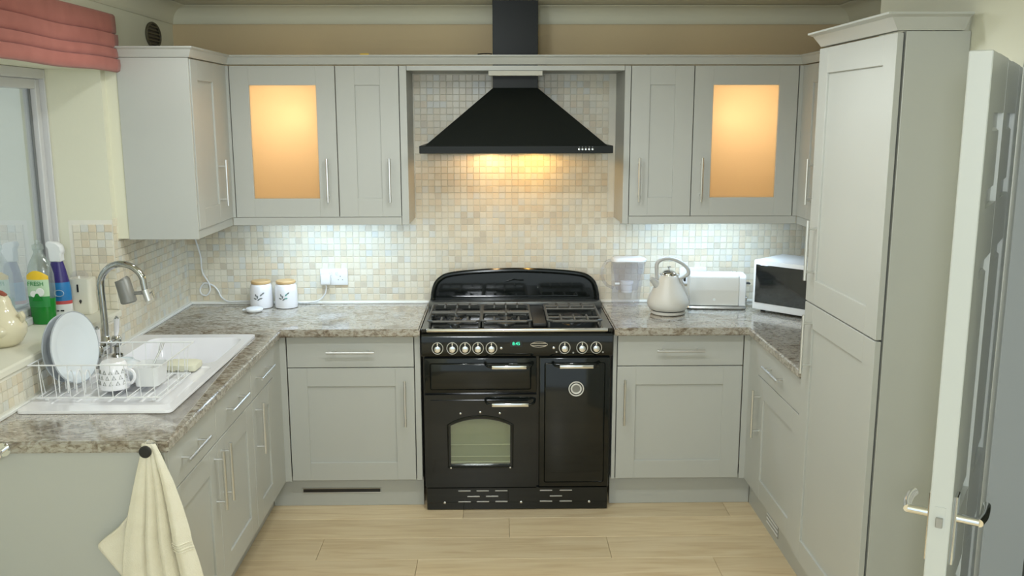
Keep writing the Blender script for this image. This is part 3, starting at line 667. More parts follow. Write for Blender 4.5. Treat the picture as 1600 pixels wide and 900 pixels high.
# rear upstand with arched splash guard
put('rear_ledge', B().box(-0.446, -0.150, 0.907, 0.446, -0.040, 0.945, 0.006, 2), 'hob_steel', t, ang=40)
ga = [(-0.428, 0.944), (0.428, 0.944)] + [(p[0], p[1]) for p in [(0.424, 0.985), (0.410, 1.030), (0.385, 1.058), (0.345, 1.077), (0.25, 1.090), (0.12, 1.098), (0.0, 1.101), (-0.12, 1.098), (-0.25, 1.090), (-0.345, 1.077), (-0.385, 1.058), (-0.410, 1.030), (-0.424, 0.985)]]
sg = put('splash_guard', B().prism(ga, 'y', -0.085, -0.045), 'black_enamel', t, ang=40)
rim = bez([(p[0], -0.092, p[1]) for p in ga[1:] + ga[:1]], 4)
put('guard_rim', B().tube(rim, 0.013, 10), 'black_enamel', sg)
put('guard_emboss', B().tube(bez([(-0.31, -0.087, 0.975), (-0.305, -0.087, 0.966), (-0.28, -0.087, 0.964), (0.28, -0.087, 0.964), (0.305, -0.087, 0.966), (0.31, -0.087, 0.975)], 4), 0.004, 8), 'black_enamel', sg)
put('guard_crest', B().tube(bez([(-0.045, -0.087, 1.040), (-0.012, -0.088, 1.049), (0.0, -0.089, 1.051), (0.015, -0.088, 1.047), (0.045, -0.087, 1.047)], 4), 0.003, 6), 'black_enamel', sg)

# ================================================================== HOOD
t = thing('cooker_hood', 'black pyramid chimney hood above the cooker', 'hood', (0, -0.25, 1.715))
put('rim', B().box(-0.450, -0.500, 1.715, 0.447, -0.006, 1.750, 0.002), 'hood_black', t, ang=30)
V = [(-0.425, -0.485, 1.750), (0.422, -0.485, 1.750), (0.422, -0.006, 1.750), (-0.425, -0.006, 1.750), (-0.110, -0.272, 2.018), (0.107, -0.272, 2.018), (0.107, -0.006, 2.018), (-0.110, -0.006, 2.018)]
put('canopy', B().faces(V, [(0, 1, 5, 4), (1, 2, 6, 5), (2, 3, 7, 6), (3, 0, 4, 7), (4, 5, 6, 7), (0, 3, 2, 1)]), 'hood_black', t, sm=False)
put('duct', B().box(-0.110, -0.272, 2.018, 0.107, -0.006, CEIL-0.001, 0.001), 'hood_black', t, ang=30)
for k in range(5): put('button', B().lathe([(0, 0), (0.0052, 0), (0.0048, 0.004), (0, 0.005)], (0.289+k*0.0155, -0.5, 1.7335), 12, '-y'), 'chrome', t)
for k in range(5): put('button_mark', B().box(0.2875+k*0.0155, -0.5006, 1.7425, 0.2905+k*0.0155, -0.4999, 1.7445), 'grey_metal', t)
for x in (-0.125, 0.105): put('lamp_lens', B().lathe([(0, 0), (0.03, 0), (0.03, -0.004), (0, -0.004)], (x, -0.13, 1.7165), 20), 'chrome', t)
tag(put('cable', B().tube(bez([(-0.18, -0.33, 2.172), (-0.155, -0.31, 2.176), (-0.13, -0.29, 2.178), (-0.112, -0.285, 2.176)], 4), 0.0025, 6), 'black_plastic'), 'thin black cable beside the hood duct on the cornice', 'cable')

# ================================================================== COUNTER, LEFT OF COOKER
def canister(x, y, label, green):
    t = thing('storage_canister', label, 'canister', (x, y, WT), group='white canisters by the socket')
    put('jar', B().lathe([(0, 0), (0.050, 0), (0.057, 0.004), (0.058, 0.02), (0.0565, 0.09), (0.054, 0.115), (0.050, 0.124), (0.047, 0.126), (0, 0.126)], (x, y, WT+0.0005), 36), 'white_ceramic', t)
    put('lid', B().lathe([(0, 0), (0.047, 0), (0.050, 0.003), (0.050, 0.012), (0.047, 0.016), (0, 0.017)], (x, y, WT+0.127), 32), 'wood_lid', t, label='pale wooden lid')
    for i, (da, dz, ang) in enumerate(((-17, 0.073, 115), (-22, 0.056, 160), (-3, 0.052, 40), (10, 0.076, 40), (8, 0.057, 10), (19, 0.083, 35), (-9, 0.064, 75))):
        pts = []
        for k in range(10):
            a = 2*math.pi*k/10; lx = 0.0085*math.cos(a); lz = 0.0036*math.sin(a)
            px = lx*math.cos(rad(ang)) - lz*math.sin(rad(ang)); pz = lx*math.sin(rad(ang)) + lz*math.cos(rad(ang))
            th = rad(-90+da+3) + px/0.0575
            pts.append((x + 0.0582*math.cos(th), y + 0.0582*math.sin(th), WT+dz+pz))
        put('leaf_print', B().faces(pts, [tuple(range(10))]), 'leaf_green' if green and i in (3, 4) else 'leaf_grey', t, sm=False)
canister(-1.316, -0.092, 'white canister with grey leaf sprig, left of the pair', False)
canister(-1.188, -0.092, 'white canister with green and grey leaf sprig, nearer the socket', True)
t = thing('charging_puck', 'small round white gadget lying in front of the canisters', 'gadget', (-1.33, -0.21, WT))
put('body', B().lathe([(0, 0.004), (0.036, 0.004), (0.043, 0.009), (0.044, 0.016), (0.040, 0.022), (0.030, 0.025), (0, 0.026)], (-1.325, -0.21, WT), 32), 'white_plastic', t)
put('foot', B().lathe([(0, 0), (0.034, 0), (0.034, 0.004), (0, 0.004)], (-1.325, -0.21, WT+0.0005), 24), 'grey_metal', t)
put('tab', B().box(-1.385, -0.220, WT+0.008, -1.366, -0.200, WT+0.016, 0.003), 'white_plastic', t)
def socket(x0, x1, z0, z1, label):
    t = thing('wall_socket', label, 'socket', ((x0+x1)/2, -0.004, z0))
    put('plate', B().box(x0, -0.014, z0, x1, -0.004, z1, 0.003, 2), 'white_plastic', t, ang=40)
    w_ = x1-x0; h = z1-z0
    for cx in (x0+w_*0.27, x0+w_*0.73):
        for dx, dz, a, c in ((0, 0.008, 0.003, 0.006), (-0.011, -0.010, 0.005, 0.003), (0.011, -0.010, 0.005, 0.003)):
            put('pin_hole', B().box(cx+dx-a/2, -0.0146, z0+h*0.45+dz-c/2, cx+dx+a/2, -0.0136, z0+h*0.45+dz+c/2), 'black_plastic', t, sm=False)
    for cx in (x0+w_*0.40, x0+w_*0.60): put('switch', B().box(cx-0.006, -0.017, z0+h*0.62, cx+0.006, -0.0135, z0+h*0.84, 0.001), 'white_plastic', t, ang=30)
    return t
socket(-1.024, -0.879, 1.012, 1.098, 'white double socket on the tiles left of the cooker')
t = thing('mains_plug', 'white plug in the double socket left of the cooker', 'plug', (-0.993, -0.03, 1.015))
put('body', B().box(-1.018, -0.050, 1.018, -0.967, -0.0145, 1.072, 0.008, 3), 'white_plastic', t, ang=50)
put('cord', B().tube(bez([(-0.992, -0.034, 1.020), (-0.990, -0.034, 1.000), (-1.000, -0.032, 0.965), (-1.035, -0.028, 0.932), (-1.10, -0.026, 0.922), (-1.19, -0.022, 0.920)], 6), 0.0038, 8), 'white_plastic', t)
tag(put('cable', B().tube(bez([(-1.668, -0.03, 1.366), (-1.672, -0.012, 1.30), (-1.664, -0.010, 1.25), (-1.645, -0.010, 1.17), (-1.640, -0.010, 1.085), (-1.612, -0.010, 1.030), (-1.604, -0.012, 0.990), (-1.624, -0.014, 0.960), (-1.650, -0.014, 0.968), (-1.656, -0.012, 0.995), (-1.632, -0.010, 1.024), (-1.590, -0.008, 1.012), (-1.565, -0.010, 0.985), (-1.548, -0.012, 0.950), (-1.510, -0.020, 0.928), (-1.45, -0.026, 0.930), (-1.385, -0.024, 0.930)], 6), 0.0042, 8), 'white_plastic'), 'looped white cable hanging in the left tiled corner', 'cable')

# ================================================================== COUNTER, RIGHT OF COOKER
# water filter jug
jx, jy = 0.578, -0.075
t = thing('water_filter_jug', 'clear plastic water filter jug between cooker and kettle', 'jug', (jx, jy, WT))
def rrect(cx, cy, hx, hy, r, n=5):
    out = []
    for sx, sy, a0 in ((1, 1, 0), (-1, 1, 90), (-1, -1, 180), (1, -1, 270)): out += arc(cx+sx*(hx-r), cy+sy*(hy-r), r, a0, a0+90, n)
    return out
def loft(rings, zs, cap0=True, cap1=True):
    V = []; k = len(rings[0])
    for ring, z in zip(rings, zs): V += [(p[0], p[1], z) for p in ring]
    F = [(i*k+j, i*k+(j+1) % k, (i+1)*k+(j+1) % k, (i+1)*k+j) for i in range(len(rings)-1) for j in range(k)]
    if cap0: F.append(tuple(range(k)))
    if cap1: F.append(tuple(range((len(rings)-1)*k, len(rings)*k)))
    return B().faces(V, F)
put('body', loft([rrect(jx, jy, 0.062, 0.042, 0.03), rrect(jx, jy, 0.070, 0.046, 0.03), rrect(jx+0.006, jy, 0.078, 0.048, 0.03), rrect(jx+0.012, jy, 0.088, 0.050, 0.03)], [WT+0.001, WT+0.01, WT+0.13, WT+0.235], True, False), 'clear_plastic', t, ang=50)
put('inner_tank', loft([rrect(jx+0.006, jy, 0.055, 0.040, 0.025), rrect(jx+0.008, jy, 0.062, 0.042, 0.025), rrect(jx+0.012, jy, 0.080, 0.045, 0.025)], [WT+0.085, WT+0.125, WT+0.225], True, False), 'clear_plastic', t, ang=50)
put('lid', loft([rrect(jx+0.012, jy, 0.090, 0.051, 0.03), rrect(jx+0.014, jy, 0.090, 0.051, 0.03), rrect(jx+0.012, jy, 0.078, 0.044, 0.03)], [WT+0.236, WT+0.246, WT+0.254]), 'white_plastic', t, ang=50)
put('handle', B().tube(bez([(jx-0.060, jy, WT+0.242), (jx-0.098, jy, WT+0.232), (jx-0.122, jy, WT+0.195), (jx-0.122, jy, WT+0.150), (jx-0.100, jy, WT+0.110), (jx-0.064, jy, WT+0.092)], 6), 0.008, 10), 'clear_plastic', t)
put('cartridge', B().lathe([(0, 0), (0.028, 0), (0.030, 0.04), (0.034, 0.045), (0.034, 0.058), (0, 0.06)], (jx+0.006, jy, WT+0.070), 24), 'white_plastic', t)
put('spout_clip', B().box(jx-0.062, jy-0.049, WT+0.118, jx-0.038, jy-0.0465, WT+0.128, 0.001), 'white_plastic', t)
# kettle
kx, ky = 0.763, -0.285
t = thing('kettle', 'cream pyramid kettle with a tall looped handle', 'kettle', (kx, ky, WT))
put('base', B().lathe([(0, 0), (0.080, 0), (0.086, 0.004), (0.087, 0.014), (0.082, 0.017), (0, 0.017)], (kx, ky, WT+0.001), 40), 'kettle_cream', t)
put('base_gap', B().lathe([(0, 0), (0.080, 0), (0.080, 0.006), (0, 0.006)], (kx, ky, WT+0.0175), 32), 'black_plastic', t)
put('body', B().lathe([(0, 0), (0.088, 0), (0.098, 0.010), (0.104, 0.026), (0.103, 0.042), (0.095, 0.065), (0.080, 0.095), (0.066, 0.125), (0.054, 0.152), (0.048, 0.168), (0.044, 0.172), (0, 0.172)], (kx, ky, WT+0.024), 44), 'kettle_cream', t)
lid = put('lid', B().lathe([(0.043, 0), (0.042, 0.008), (0.034, 0.018), (0.020, 0.026), (0, 0.029)], (kx, ky, WT+0.194), 32), 'chrome', t)
put('lid_knob', B().lathe([(0, 0), (0.005, 0), (0.004, 0.008), (0.010, 0.014), (0.009, 0.018), (0, 0.020)], (kx, ky, WT+0.222), 16), 'chrome', lid)
put('spout', B().tube([(kx-0.050, ky-0.012, WT+0.140), (kx-0.074, ky-0.018, WT+0.165), (kx-0.092, ky-0.022, WT+0.182)], 0.02, 14, radii=[0.024, 0.016, 0.012]), 'kettle_grey', t)
put('handle', B().tube(bez([(kx-0.058, ky-0.006, WT+0.176), (kx-0.062, ky-0.006, WT+0.215), (kx-0.060, ky-0.006, WT+0.255), (kx-0.035, ky-0.006, WT+0.276), (kx+0.010, ky-0.006, WT+0.278), (kx+0.060, ky-0.006, WT+0.258), (kx+0.092, ky-0.006, WT+0.228), (kx+0.096, ky-0.006, WT+0.202), (kx+0.074, ky-0.006, WT+0.186), (kx+0.052, ky-0.006, WT+0.178)], 6), 0.0095, 12), 'kettle_grey', t)
put('water_gauge', B().tube([(kx+0.056, ky-0.012, WT+0.176), (kx+0.080, ky-0.014, WT+0.120), (kx+0.100, ky-0.016, WT+0.070)], 0.0085, 10), 'kettle_grey', t)
put('switch', B().box(kx+0.074, ky-0.014, WT+0.164, kx+0.084, ky+0.002, WT+0.186, 0.003), 'black_plastic', t)
# toaster
t = thing('toaster', 'cream two-slice toaster beside the kettle', 'toaster', (1.035, -0.135, WT), rotz=rad(-6), local=True)
put('base', loft([rrect(0, 0, 0.150, 0.078, 0.03), rrect(0, 0, 0.154, 0.082, 0.03), rrect(0, 0, 0.150, 0.078, 0.03)], [0.004, 0.010, 0.018]), 'steel', t, ang=40)
put('feet', B().box(-0.135, -0.065, 0.0005, 0.135, 0.065, 0.005), 'black_plastic', t)
prof = [(-0.066, 0.020), (0.066, 0.020), (0.070, 0.10), (0.066, 0.160)] + [(0.044+0.022*math.cos(rad(a)), 0.160+0.022*math.sin(rad(a))) for a in range(15, 91, 15)] + [(-0.044-0.022*math.cos(rad(a)), 0.160+0.022*math.sin(rad(a))) for a in range(90, 14, -15)] + [(-0.066, 0.160), (-0.070, 0.10)]
put('shell', B().prism(prof, 'x', -0.138, 0.112, 0.004), 'kettle_cream', t, ang=40)
put('end_cap', B().prism([(p[0]*0.97, p[1]*0.985) for p in prof], 'x', 0.112, 0.146, 0.003), 'white_plastic', t, ang=40)
for yy in (-0.020, 0.020): put('slot_rim', B().box(-0.110, yy-0.012, 0.180, 0.092, yy+0.012, 0.1845, 0.001).box(-0.104, yy-0.007, 0.1846, 0.086, yy+0.007, 0.1852), ['steel'], t, ang=30)
put('lever', B().box(0.144, -0.030, 0.126, 0.174, 0.004, 0.135, 0.003), 'black_plastic', t)
put('dial', B().lathe([(0, 0), (0.016, 0), (0.015, 0.010), (0.010, 0.012), (0, 0.012)], (0.146, -0.030, 0.052), 20, 'x'), 'chrome', t)
put('emblem', B().lathe([(0, 0), (0.007, 0), (0.007, 0.001), (0, 0.001)], (-0.012, -0.0683, 0.052), 16, '-y'), 'white_print', t)
socket(0.872, 1.015, 1.010, 1.098, 'white wall socket behind the kettle and toaster')
# microwave, turned towards the room
t = thing('microwave', 'white microwave with dark door standing in the right corner', 'microwave', (1.208, -0.235, WT), rotz=rad(-46), local=True)
W_, D_, H_ = 0.42, 0.27, 0.265
put('case', B().box(0, 0.012, 0.014, W_, D_, H_, 0.006, 2), 'white_gloss', t, ang=40)
dr = put('door', B().box(0.0, -0.012, 0.014, W_*0.80, 0.011, H_, 0.005, 2), 'white_gloss', t, ang=40)
put('door_window', B().box(0.014, -0.0145, 0.050, W_*0.80-0.012, -0.011, H_-0.022, 0.001), 'micro_glass', dr, ang=30)
put('window_backing', B().box(0.016, -0.0115, 0.052, W_*0.80-0.014, -0.0105, H_-0.024), 'black_plastic', dr, sm=False)
put('control_strip', B().box(W_*0.80+0.002, -0.012, 0.014, W_, 0.011, H_, 0.004, 2), 'white_gloss', t, ang=40)
for x, yy in ((0.04, 0.03), (W_-0.04, 0.03), (0.04, D_-0.04), (W_-0.04, D_-0.04)): put('foot', B().lathe([(0, 0), (0.012, 0), (0.012, 0.013), (0, 0.013)], (x, yy, 0.0008), 14), 'black_plastic', t)

# ================================================================== SINK AREA
t = thing('sink', 'white ceramic sink with drainer set in the left worktop', 'sink', ((SX0+SX1)/2, (SY0+SY1)/2, WT))
zt = WT + 0.010
def sink_mesh():
    x0, x1, y0, y1 = SX0, SX1, SY0, SY1; bx0, bx1, by0, by1 = bowl[0], bowl[2], bowl[1], bowl[3]
    tb = bmesh.new(); o_ = [tb.verts.new((p[0], p[1], zt)) for p in rrect((x0+x1)/2, (y0+y1)/2, (x1-x0)/2, (y1-y0)/2, 0.02, 3)]
    i_ = [tb.verts.new((p[0], p[1], zt)) for p in rrect((bx0+bx1)/2, (by0+by1)/2, (bx1-bx0)/2, (by1-by0)/2, 0.05, 5)]
    d_ = [tb.verts.new((p[0], p[1], zt)) for p in rrect((bx0+bx1)/2+0.005, -1.525, 0.205, 0.245, 0.03, 4)]
    es = [tb.edges.new((L[k], L[(k+1) % len(L)])) for L in (o_, i_, d_) for k in range(len(L))]
    bmesh.ops.triangle_fill(tb, use_beauty=True, use_dissolve=False, edges=es)
    def skirt(loop, offs):
        prev = loop
        for dz, sc_, c in offs:
            nxt = [tb.verts.new((c[0]+(v.co.x-c[0])*sc_, c[1]+(v.co.y-c[1])*sc_, zt+dz)) for v in loop]
            for k in range(len(loop)): tb.faces.new((prev[k], prev[(k+1) % len(loop)], nxt[(k+1) % len(loop)], nxt[k]))
            prev = nxt
        return prev
    c = ((x0+x1)/2, (y0+y1)/2); skirt(o_, [(-0.003, 1.003, c), (-0.0095, 1.004, c)])
    c = ((bx0+bx1)/2, (by0+by1)/2); L = skirt(i_, [(-0.006, 0.985, c), (-0.15, 0.92, c), (-0.175, 0.84, c)]); tb.faces.new(L)
    c = ((bx0+bx1)/2+0.005, -1.525); L = skirt(d_, [(-0.004, 0.985, c), (-0.0055, 0.96, c)]); tb.faces.new(L)
    b = B(); b._join(tb); return b
put('basin', sink_mesh(), 'white_ceramic', t, ang=30)
for k in range(6): put('drainer_rib', B().box(-1.550+k*0.055, -1.72, zt-0.0056, -1.538+k*0.055, -1.34, zt-0.0042, 0.0006), 'white_ceramic', t, ang=50)
put('waste', B().lathe([(0, 0), (0.035, 0), (0.03, 0.003), (0, 0.001)], (-1.42, -1.02, zt-0.174), 20), 'chrome', t)
# tap with water filter
tx, ty = -1.652, -1.20
t = thing('kitchen_tap', 'chrome swan-neck tap with white levers and a clip-on filter', 'tap', (tx, ty, zt))
put('spout', B().tube([(tx, ty, 0.985), (tx, ty, 1.10), (tx-0.002, ty, 1.20)] + [(tx+0.083-0.085*math.cos(rad(a)), ty, 1.23+0.085*math.sin(rad(a))) for a in range(0, 166, 11)] + [(tx+0.172, ty, 1.195)], 0.0135, 14), 'tap_chrome', t)
put('collar', B().lathe([(0.0, 0.985), (0.024, 0.985), (0.024, 1.0), (0.018, 1.008), (0.016, 1.022), (0.0135, 1.026)], (tx, ty, 0), 20), 'tap_chrome', t)
put('bridge', B().tube([(tx+0.005, ty-0.085, 0.985), (tx+0.005, ty+0.085, 0.985)], 0.014, 14).lathe([(0, 0.955), (0.019, 0.955), (0.022, 0.970), (0.022, 0.99), (0.0, 0.995)], (tx, ty, 0), 18), 'tap_chrome', t)
for s in (-1, 1):
    yy = ty+s*0.085; xx = tx+0.005
    pl_ = put('pillar', B().lathe([(0, 0.0), (0.024, 0.0), (0.022, 0.008), (0.012, 0.014), (0.012, 0.040), (0.019, 0.048), (0.020, 0.075), (0.014, 0.085), (0, 0.088)], (xx, yy, zt+0.0005), 20), 'tap_chrome', t)
    put('lever', B().tube([(xx, yy, zt+0.085), (xx+0.002, yy+s*0.004, zt+0.105), (xx+0.004, yy+s*0.008, zt+0.155)], 0.009, 12, radii=[0.007, 0.010, 0.011]), 'white_ceramic', pl_, label='white ceramic lever')
    put('lever_cap', B().lathe([(0, 0), (0.009, 0), (0.008, 0.006), (0.004, 0.008), (0.005, 0.012), (0, 0.013)], (xx+0.004, yy+s*0.008, zt+0.154), 12), 'tap_chrome', pl_)
ft = put('filter_body', B().tube([(tx+0.083, ty-0.005, 1.255), (tx+0.085, ty-0.005, 1.252), (tx+0.105, ty-0.005, 1.165), (tx+0.106, ty-0.005, 1.160)], 0.03, 20, radii=[0.024, 0.029, 0.031, 0.026]), 'filter_grey', t)
put('filter_arm', B().tube([(tx+0.12, ty-0.003, 1.198), (tx+0.175, ty, 1.200)], 0.007, 10), 'filter_grey', t)
put('outlet', B().tube([(tx+0.170, ty, 1.212), (tx+0.182, ty, 1.168)], 0.015, 14), 'steel', t)
put('outlet_lever', B().tube([(tx+0.182, ty, 1.195), (tx+0.200, ty-0.004, 1.205), (tx+0.206, ty-0.004, 1.180)], 0.004, 8), 'tap_chrome', t)
# wire dish rack
t = thing('dish_rack', 'white wire dish rack standing on the drainer', 'rack', (-1.48, -1.5, zt))
rx0, rx1, ry0, ry1, rz0, rz1 = -1.675, -1.25, -1.725, -1.42, zt+0.012, zt+0.130
put('top_rim', B().tube([(rx0-0.015, ry0-0.01, rz1), (rx1+0.015, ry0-0.01, rz1), (rx1+0.015, ry1+0.01, rz1), (rx0-0.015, ry1+0.01, rz1)], 0.0028, 8, True), 'white_plastic', t)
put('bottom_rim', B().tube([(rx0, ry0, rz0), (rx1, ry0, rz0), (rx1, ry1, rz0), (rx0, ry1, rz0)], 0.003, 8, True), 'white_plastic', t)
n = 9
for k in range(n):
    x = rx0+0.02+(rx1-rx0-0.04)*k/(n-1)
    put('wire', B().tube([(x, ry0-0.01, rz1), (x, ry0, rz0), (x, ry1, rz0), (x, ry1+0.01, rz1)], 0.0017, 6), 'white_plastic', t)
for y_ in (ry0+0.06, ry0+0.16, ry0+0.26):
    for x in (rx0, rx1): s = -1 if x == rx0 else 1; put('wire', B().tube([(x+s*0.015, y_, rz1), (x, y_, rz0)], 0.0017, 6), 'white_plastic', t)
for k in range(4):
    x = rx0+0.05+k*0.030
    put('plate_loop', B().tube(bez([(x, ry0+0.06, rz0), (x, ry0+0.065, rz0+0.055), (x, ry0+0.085, rz0+0.075), (x, ry0+0.105, rz0+0.055), (x, ry0+0.11, rz0)], 4), 0.0024, 6), 'white_plastic', t)
for x, y_ in ((rx0+0.03, ry0+0.01), (rx1-0.03, ry0+0.01), (rx0+0.03, ry1-0.01), (rx1-0.03, ry1-0.01)): put('foot', B().lathe([(0, 0), (0.007, 0), (0.006, 0.011), (0, 0.011)], (x, y_, zt+0.0008), 10), 'white_plastic', t)
# plates standing in the rack
def plate(label, c, r, yaw, tilt, mt, rimmat):
    t = thing('dinner_plate', label, 'plate', c, group='plates drying in the rack', local=True)
    t.rotation_euler = (rad(tilt), 0, rad(yaw))
    # lathe about local -y
    t2 = put('dish', B().lathe([(0, 0.0), (r*0.62, 0.0), (r*0.70, 0.006), (r*0.97, 0.016), (r, 0.019), (r*0.97, 0.021), (r*0.68, 0.011), (r*0.60, 0.006), (0, 0.006)], (0, 0, 0), 48, '-y'), mt, t, ang=40)
    t2.location = t2.location
    put('edge_line', B().tube([(r*0.992*math.cos(a*math.pi/24), -0.0195, r*0.992*math.sin(a*math.pi/24)) for a in range(48)], 0.0026, 6, True), rimmat, t)
plate('white dinner plate with grey rim leaning in the rack, front one', (-1.625, -1.555, 1.066), 0.130, 79, -8, 'plate_white', 'plate_grey')
plate('grey plate standing behind the white plate in the rack', (-1.666, -1.545, 1.062), 0.122, 79, -6, 'plate_grey', 'plate_grey')
# mug with triangle motif, lying upside down at a slant
mx_, my_ = -1.452, -1.615
t = thing('mug', 'white mug with grey triangle pattern upside down in the rack', 'mug', (mx_, my_, rz0+0.004))
put('cup', B().lathe([(0.050, 0.0), (0.052, 0.003), (0.052, 0.010), (0.049, 0.050), (0.044, 0.090), (0.038, 0.098), (0, 0.098)], (mx_, my_, rz0+0.004), 32), 'white_ceramic', t)
for i, zc in enumerate((0.026, 0.046, 0.066)):
    for k in range(6):
        th0 = rad(-160 + k*26 + (13 if i % 2 else 0)); rr = 0.0512 - (zc-0.01)*0.075 + 0.0008; pts = []
        for px, pz in ((-0.006, -0.006), (0.006, -0.006), (0.0, 0.007)):
            th = th0 + px/rr; pts.append((mx_+(rr+0.0003-pz*0.08)*math.cos(th), my_+(rr+0.0003-pz*0.08)*math.sin(th), rz0+0.004+zc+pz))
        put('motif', B().tube(pts, 0.0012, 5, True), 'motif_grey', t)
put('handle', B().tube(bez([(mx_+0.046, my_-0.010, rz0+0.074), (mx_+0.072, my_-0.018, rz0+0.070), (mx_+0.080, my_-0.020, rz0+0.048), (mx_+0.066, my_-0.016, rz0+0.026), (mx_+0.048, my_-0.010, rz0+0.026)], 5), 0.0055, 8), 'white_ceramic', t)
# upturned bowl behind the mug
t = tag(put('bowl', B().lathe([(0.078, 0.0), (0.080, 0.003), (0.076, 0.022), (0.060, 0.048), (0.036, 0.062), (0.034, 0.068), (0.030, 0.068), (0.030, 0.063), (0, 0.063)], (-1.470, -1.478, rz0+0.004), 40), 'plate_white'), 'pale bowl upside down behind the patterned mug', 'bowl')
# white tub and fork
t = tag(put('plastic_tub', loft([rrect(-1.345, -1.56, 0.040, 0.050, 0.015), rrect(-1.345, -1.56, 0.048, 0.060, 0.018), rrect(-1.345, -1.56, 0.045, 0.057, 0.017), rrect(-1.345, -1.56, 0.037, 0.047, 0.014)], [rz0+0.004, rz0+0.075, rz0+0.075, rz0+0.010]), 'white_plastic', ang=40), 'square white tub in the rack beside the mug', 'tub')
t = thing('fork', 'steel fork leaning out of the white tub', 'fork', (-1.345, -1.56, rz0+0.02))
put('shaft', B().tube([(-1.360, -1.565, rz0+0.022), (-1.335, -1.545, rz0+0.075), (-1.318, -1.520, rz0+0.118)], 0.003, 8, radii=[0.003, 0.003, 0.004]), 'steel', t)
for k in (-1, 0, 1): put('tine', B().tube([(-1.318+k*0.004, -1.520+k*0.003, rz0+0.116), (-1.312+k*0.0055, -1.512+k*0.004, rz0+0.142)], 0.0014, 6), 'steel', t)
# scrubbing brush / sponge on the drainer edge
t = thing('sponge', 'pale yellow ribbed sponge lying on the sink edge', 'sponge', (-1.315, -1.315, zt))
put('pad', loft([rrect(-1.315, -1.315, 0.062, 0.046, 0.016), rrect(-1.315, -1.315, 0.066, 0.050, 0.018), rrect(-1.315, -1.315, 0.064, 0.048, 0.018), rrect(-1.315, -1.315, 0.052, 0.036, 0.016)], [zt+0.001, zt+0.008, zt+0.024, zt+0.030]), 'sponge', t, ang=50)
for k in range(3): put('label_mark', B().box(-1.360+k*0.034, -1.3662, zt+0.004, -1.344+k*0.034, -1.3646, zt+0.007), 'motif_grey', t)

# ---- things on the sill
sx, sy = -1.835, -0.965
t = thing('soap_dispenser', 'cream soap dispenser standing on the sill by the reveal', 'dispenser', (sx, sy, SILL))
put('body', loft([rrect(sx, sy, 0.046, 0.036, 0.012), rrect(sx, sy, 0.047, 0.037, 0.012), rrect(sx, sy, 0.044, 0.034, 0.012), rrect(sx, sy, 0.048, 0.037, 0.012)], [SILL+0.001, SILL+0.02, SILL+0.08, SILL+0.150]), 'dispenser_cream', t, ang=40)
put('window_slot', B().box(sx-0.007, sy-0.0375, SILL+0.095, sx+0.0005, sy-0.0350, SILL+0.128, 0.001), 'black_plastic', t)
put('drop_mark', B().lathe([(0, -0.010), (0.003, -0.002), (0.006, 0.004), (0.004, 0.010), (0, 0.012)], (sx+0.004, sy-0.0350, SILL+0.052), 12, 'z', M=None), 'black_plastic', t)
put('refill', B().lathe([(0.036, 0.0), (0.034, 0.014), (0.022, 0.026), (0.0, 0.030)], (sx-0.008, sy, SILL+0.151), 24), 'clear_plastic', t)
def bottle_oval(prof, c, sx_, sy_): return B().lathe(prof, c, 32, 'z', sx_, sy_)
# green washing-up bottle
gx, gy = -1.905, -1.165
t = thing('washing_up_bottle', 'clear bottle of green washing-up liquid with yellow label', 'bottle', (gx, gy, SILL))
GP = [(0.044, 0.001), (0.048, 0.01), (0.050, 0.06), (0.053, 0.14), (0.052, 0.20), (0.042, 0.24), (0.026, 0.27), (0.018, 0.285)]
put('liquid', bottle_oval([(0, 0.001)] + [(r-0.0008, z) for r, z in GP[:3]] + [(0.0515, 0.105), (0, 0.105)], (gx, gy, SILL), 1, 0.62), 'green_liquid', t)
put('shell', bottle_oval([(0.0528, 0.106), (0.0535, 0.14), (0.052, 0.20), (0.042, 0.24), (0.026, 0.27), (0.018, 0.285), (0.018, 0.30)], (gx, gy, SILL), 1, 0.62), 'clear_bottle', t)
put('cap', B().lathe([(0, 0), (0.021, 0), (0.021, 0.018), (0.010, 0.024), (0.008, 0.038), (0, 0.040)], (gx, gy, SILL+0.298), 20), 'clear_bottle', t)
def curved_label(name, parent, cx, cy, r_of, z0, z1, a0, a1, mt, sy_, eps=0.0012, top=None, n=12, rows=4):
    V = []; F = []
    for j in range(rows+1):
        for i in range(n+1):
            a = rad(a0+(a1-a0)*i/n); zz1 = z1 + (top(i/n) if top else 0); z = z0 + (zz1-z0)*j/rows; r = r_of(z)+eps
            V.append((cx+r*math.cos(a), cy+r*math.sin(a)*sy_, SILL+z))
    for j in range(rows):
        for i in range(n): F.append((j*(n+1)+i, j*(n+1)+i+1, (j+1)*(n+1)+i+1, (j+1)*(n+1)+i))
    return put(name, B().faces(V, F), mt, parent, ang=60)
def rfun(P):
    def g(z):
        for (r0, z0), (r1, z1) in zip(P, P[1:]):
            if z0 <= z <= z1: return r0 + (r1-r0)*(z-z0)/(z1-z0)
        return P[-1][0] if z > P[-1][1] else P[0][0]
    return g
gr = rfun(GP)
LA = (-148, -40)
lb = curved_label('label_green', t, gx, gy, gr, 0.072, 0.135, *LA, 'green_label', 0.62)
curved_label('label_pale', t, gx, gy, gr, 0.115, 0.182, *LA, 'pale_green_label', 0.62, 0.0018)
curved_label('label_yellow', t, gx, gy, gr, 0.182, 0.196, *LA, 'yellow_label', 0.62, 0.0018, top=lambda u: 0.022*math.sin(math.pi*u))
TT = Matrix.Translation((gx-0.004, gy-0.0368, SILL+0.166)) @ Matrix.Rotation(rad(-4), 4, 'Z') @ TY
text_mesh('label_text', 'FRESH', 0.024, 'green_label', t, TT)
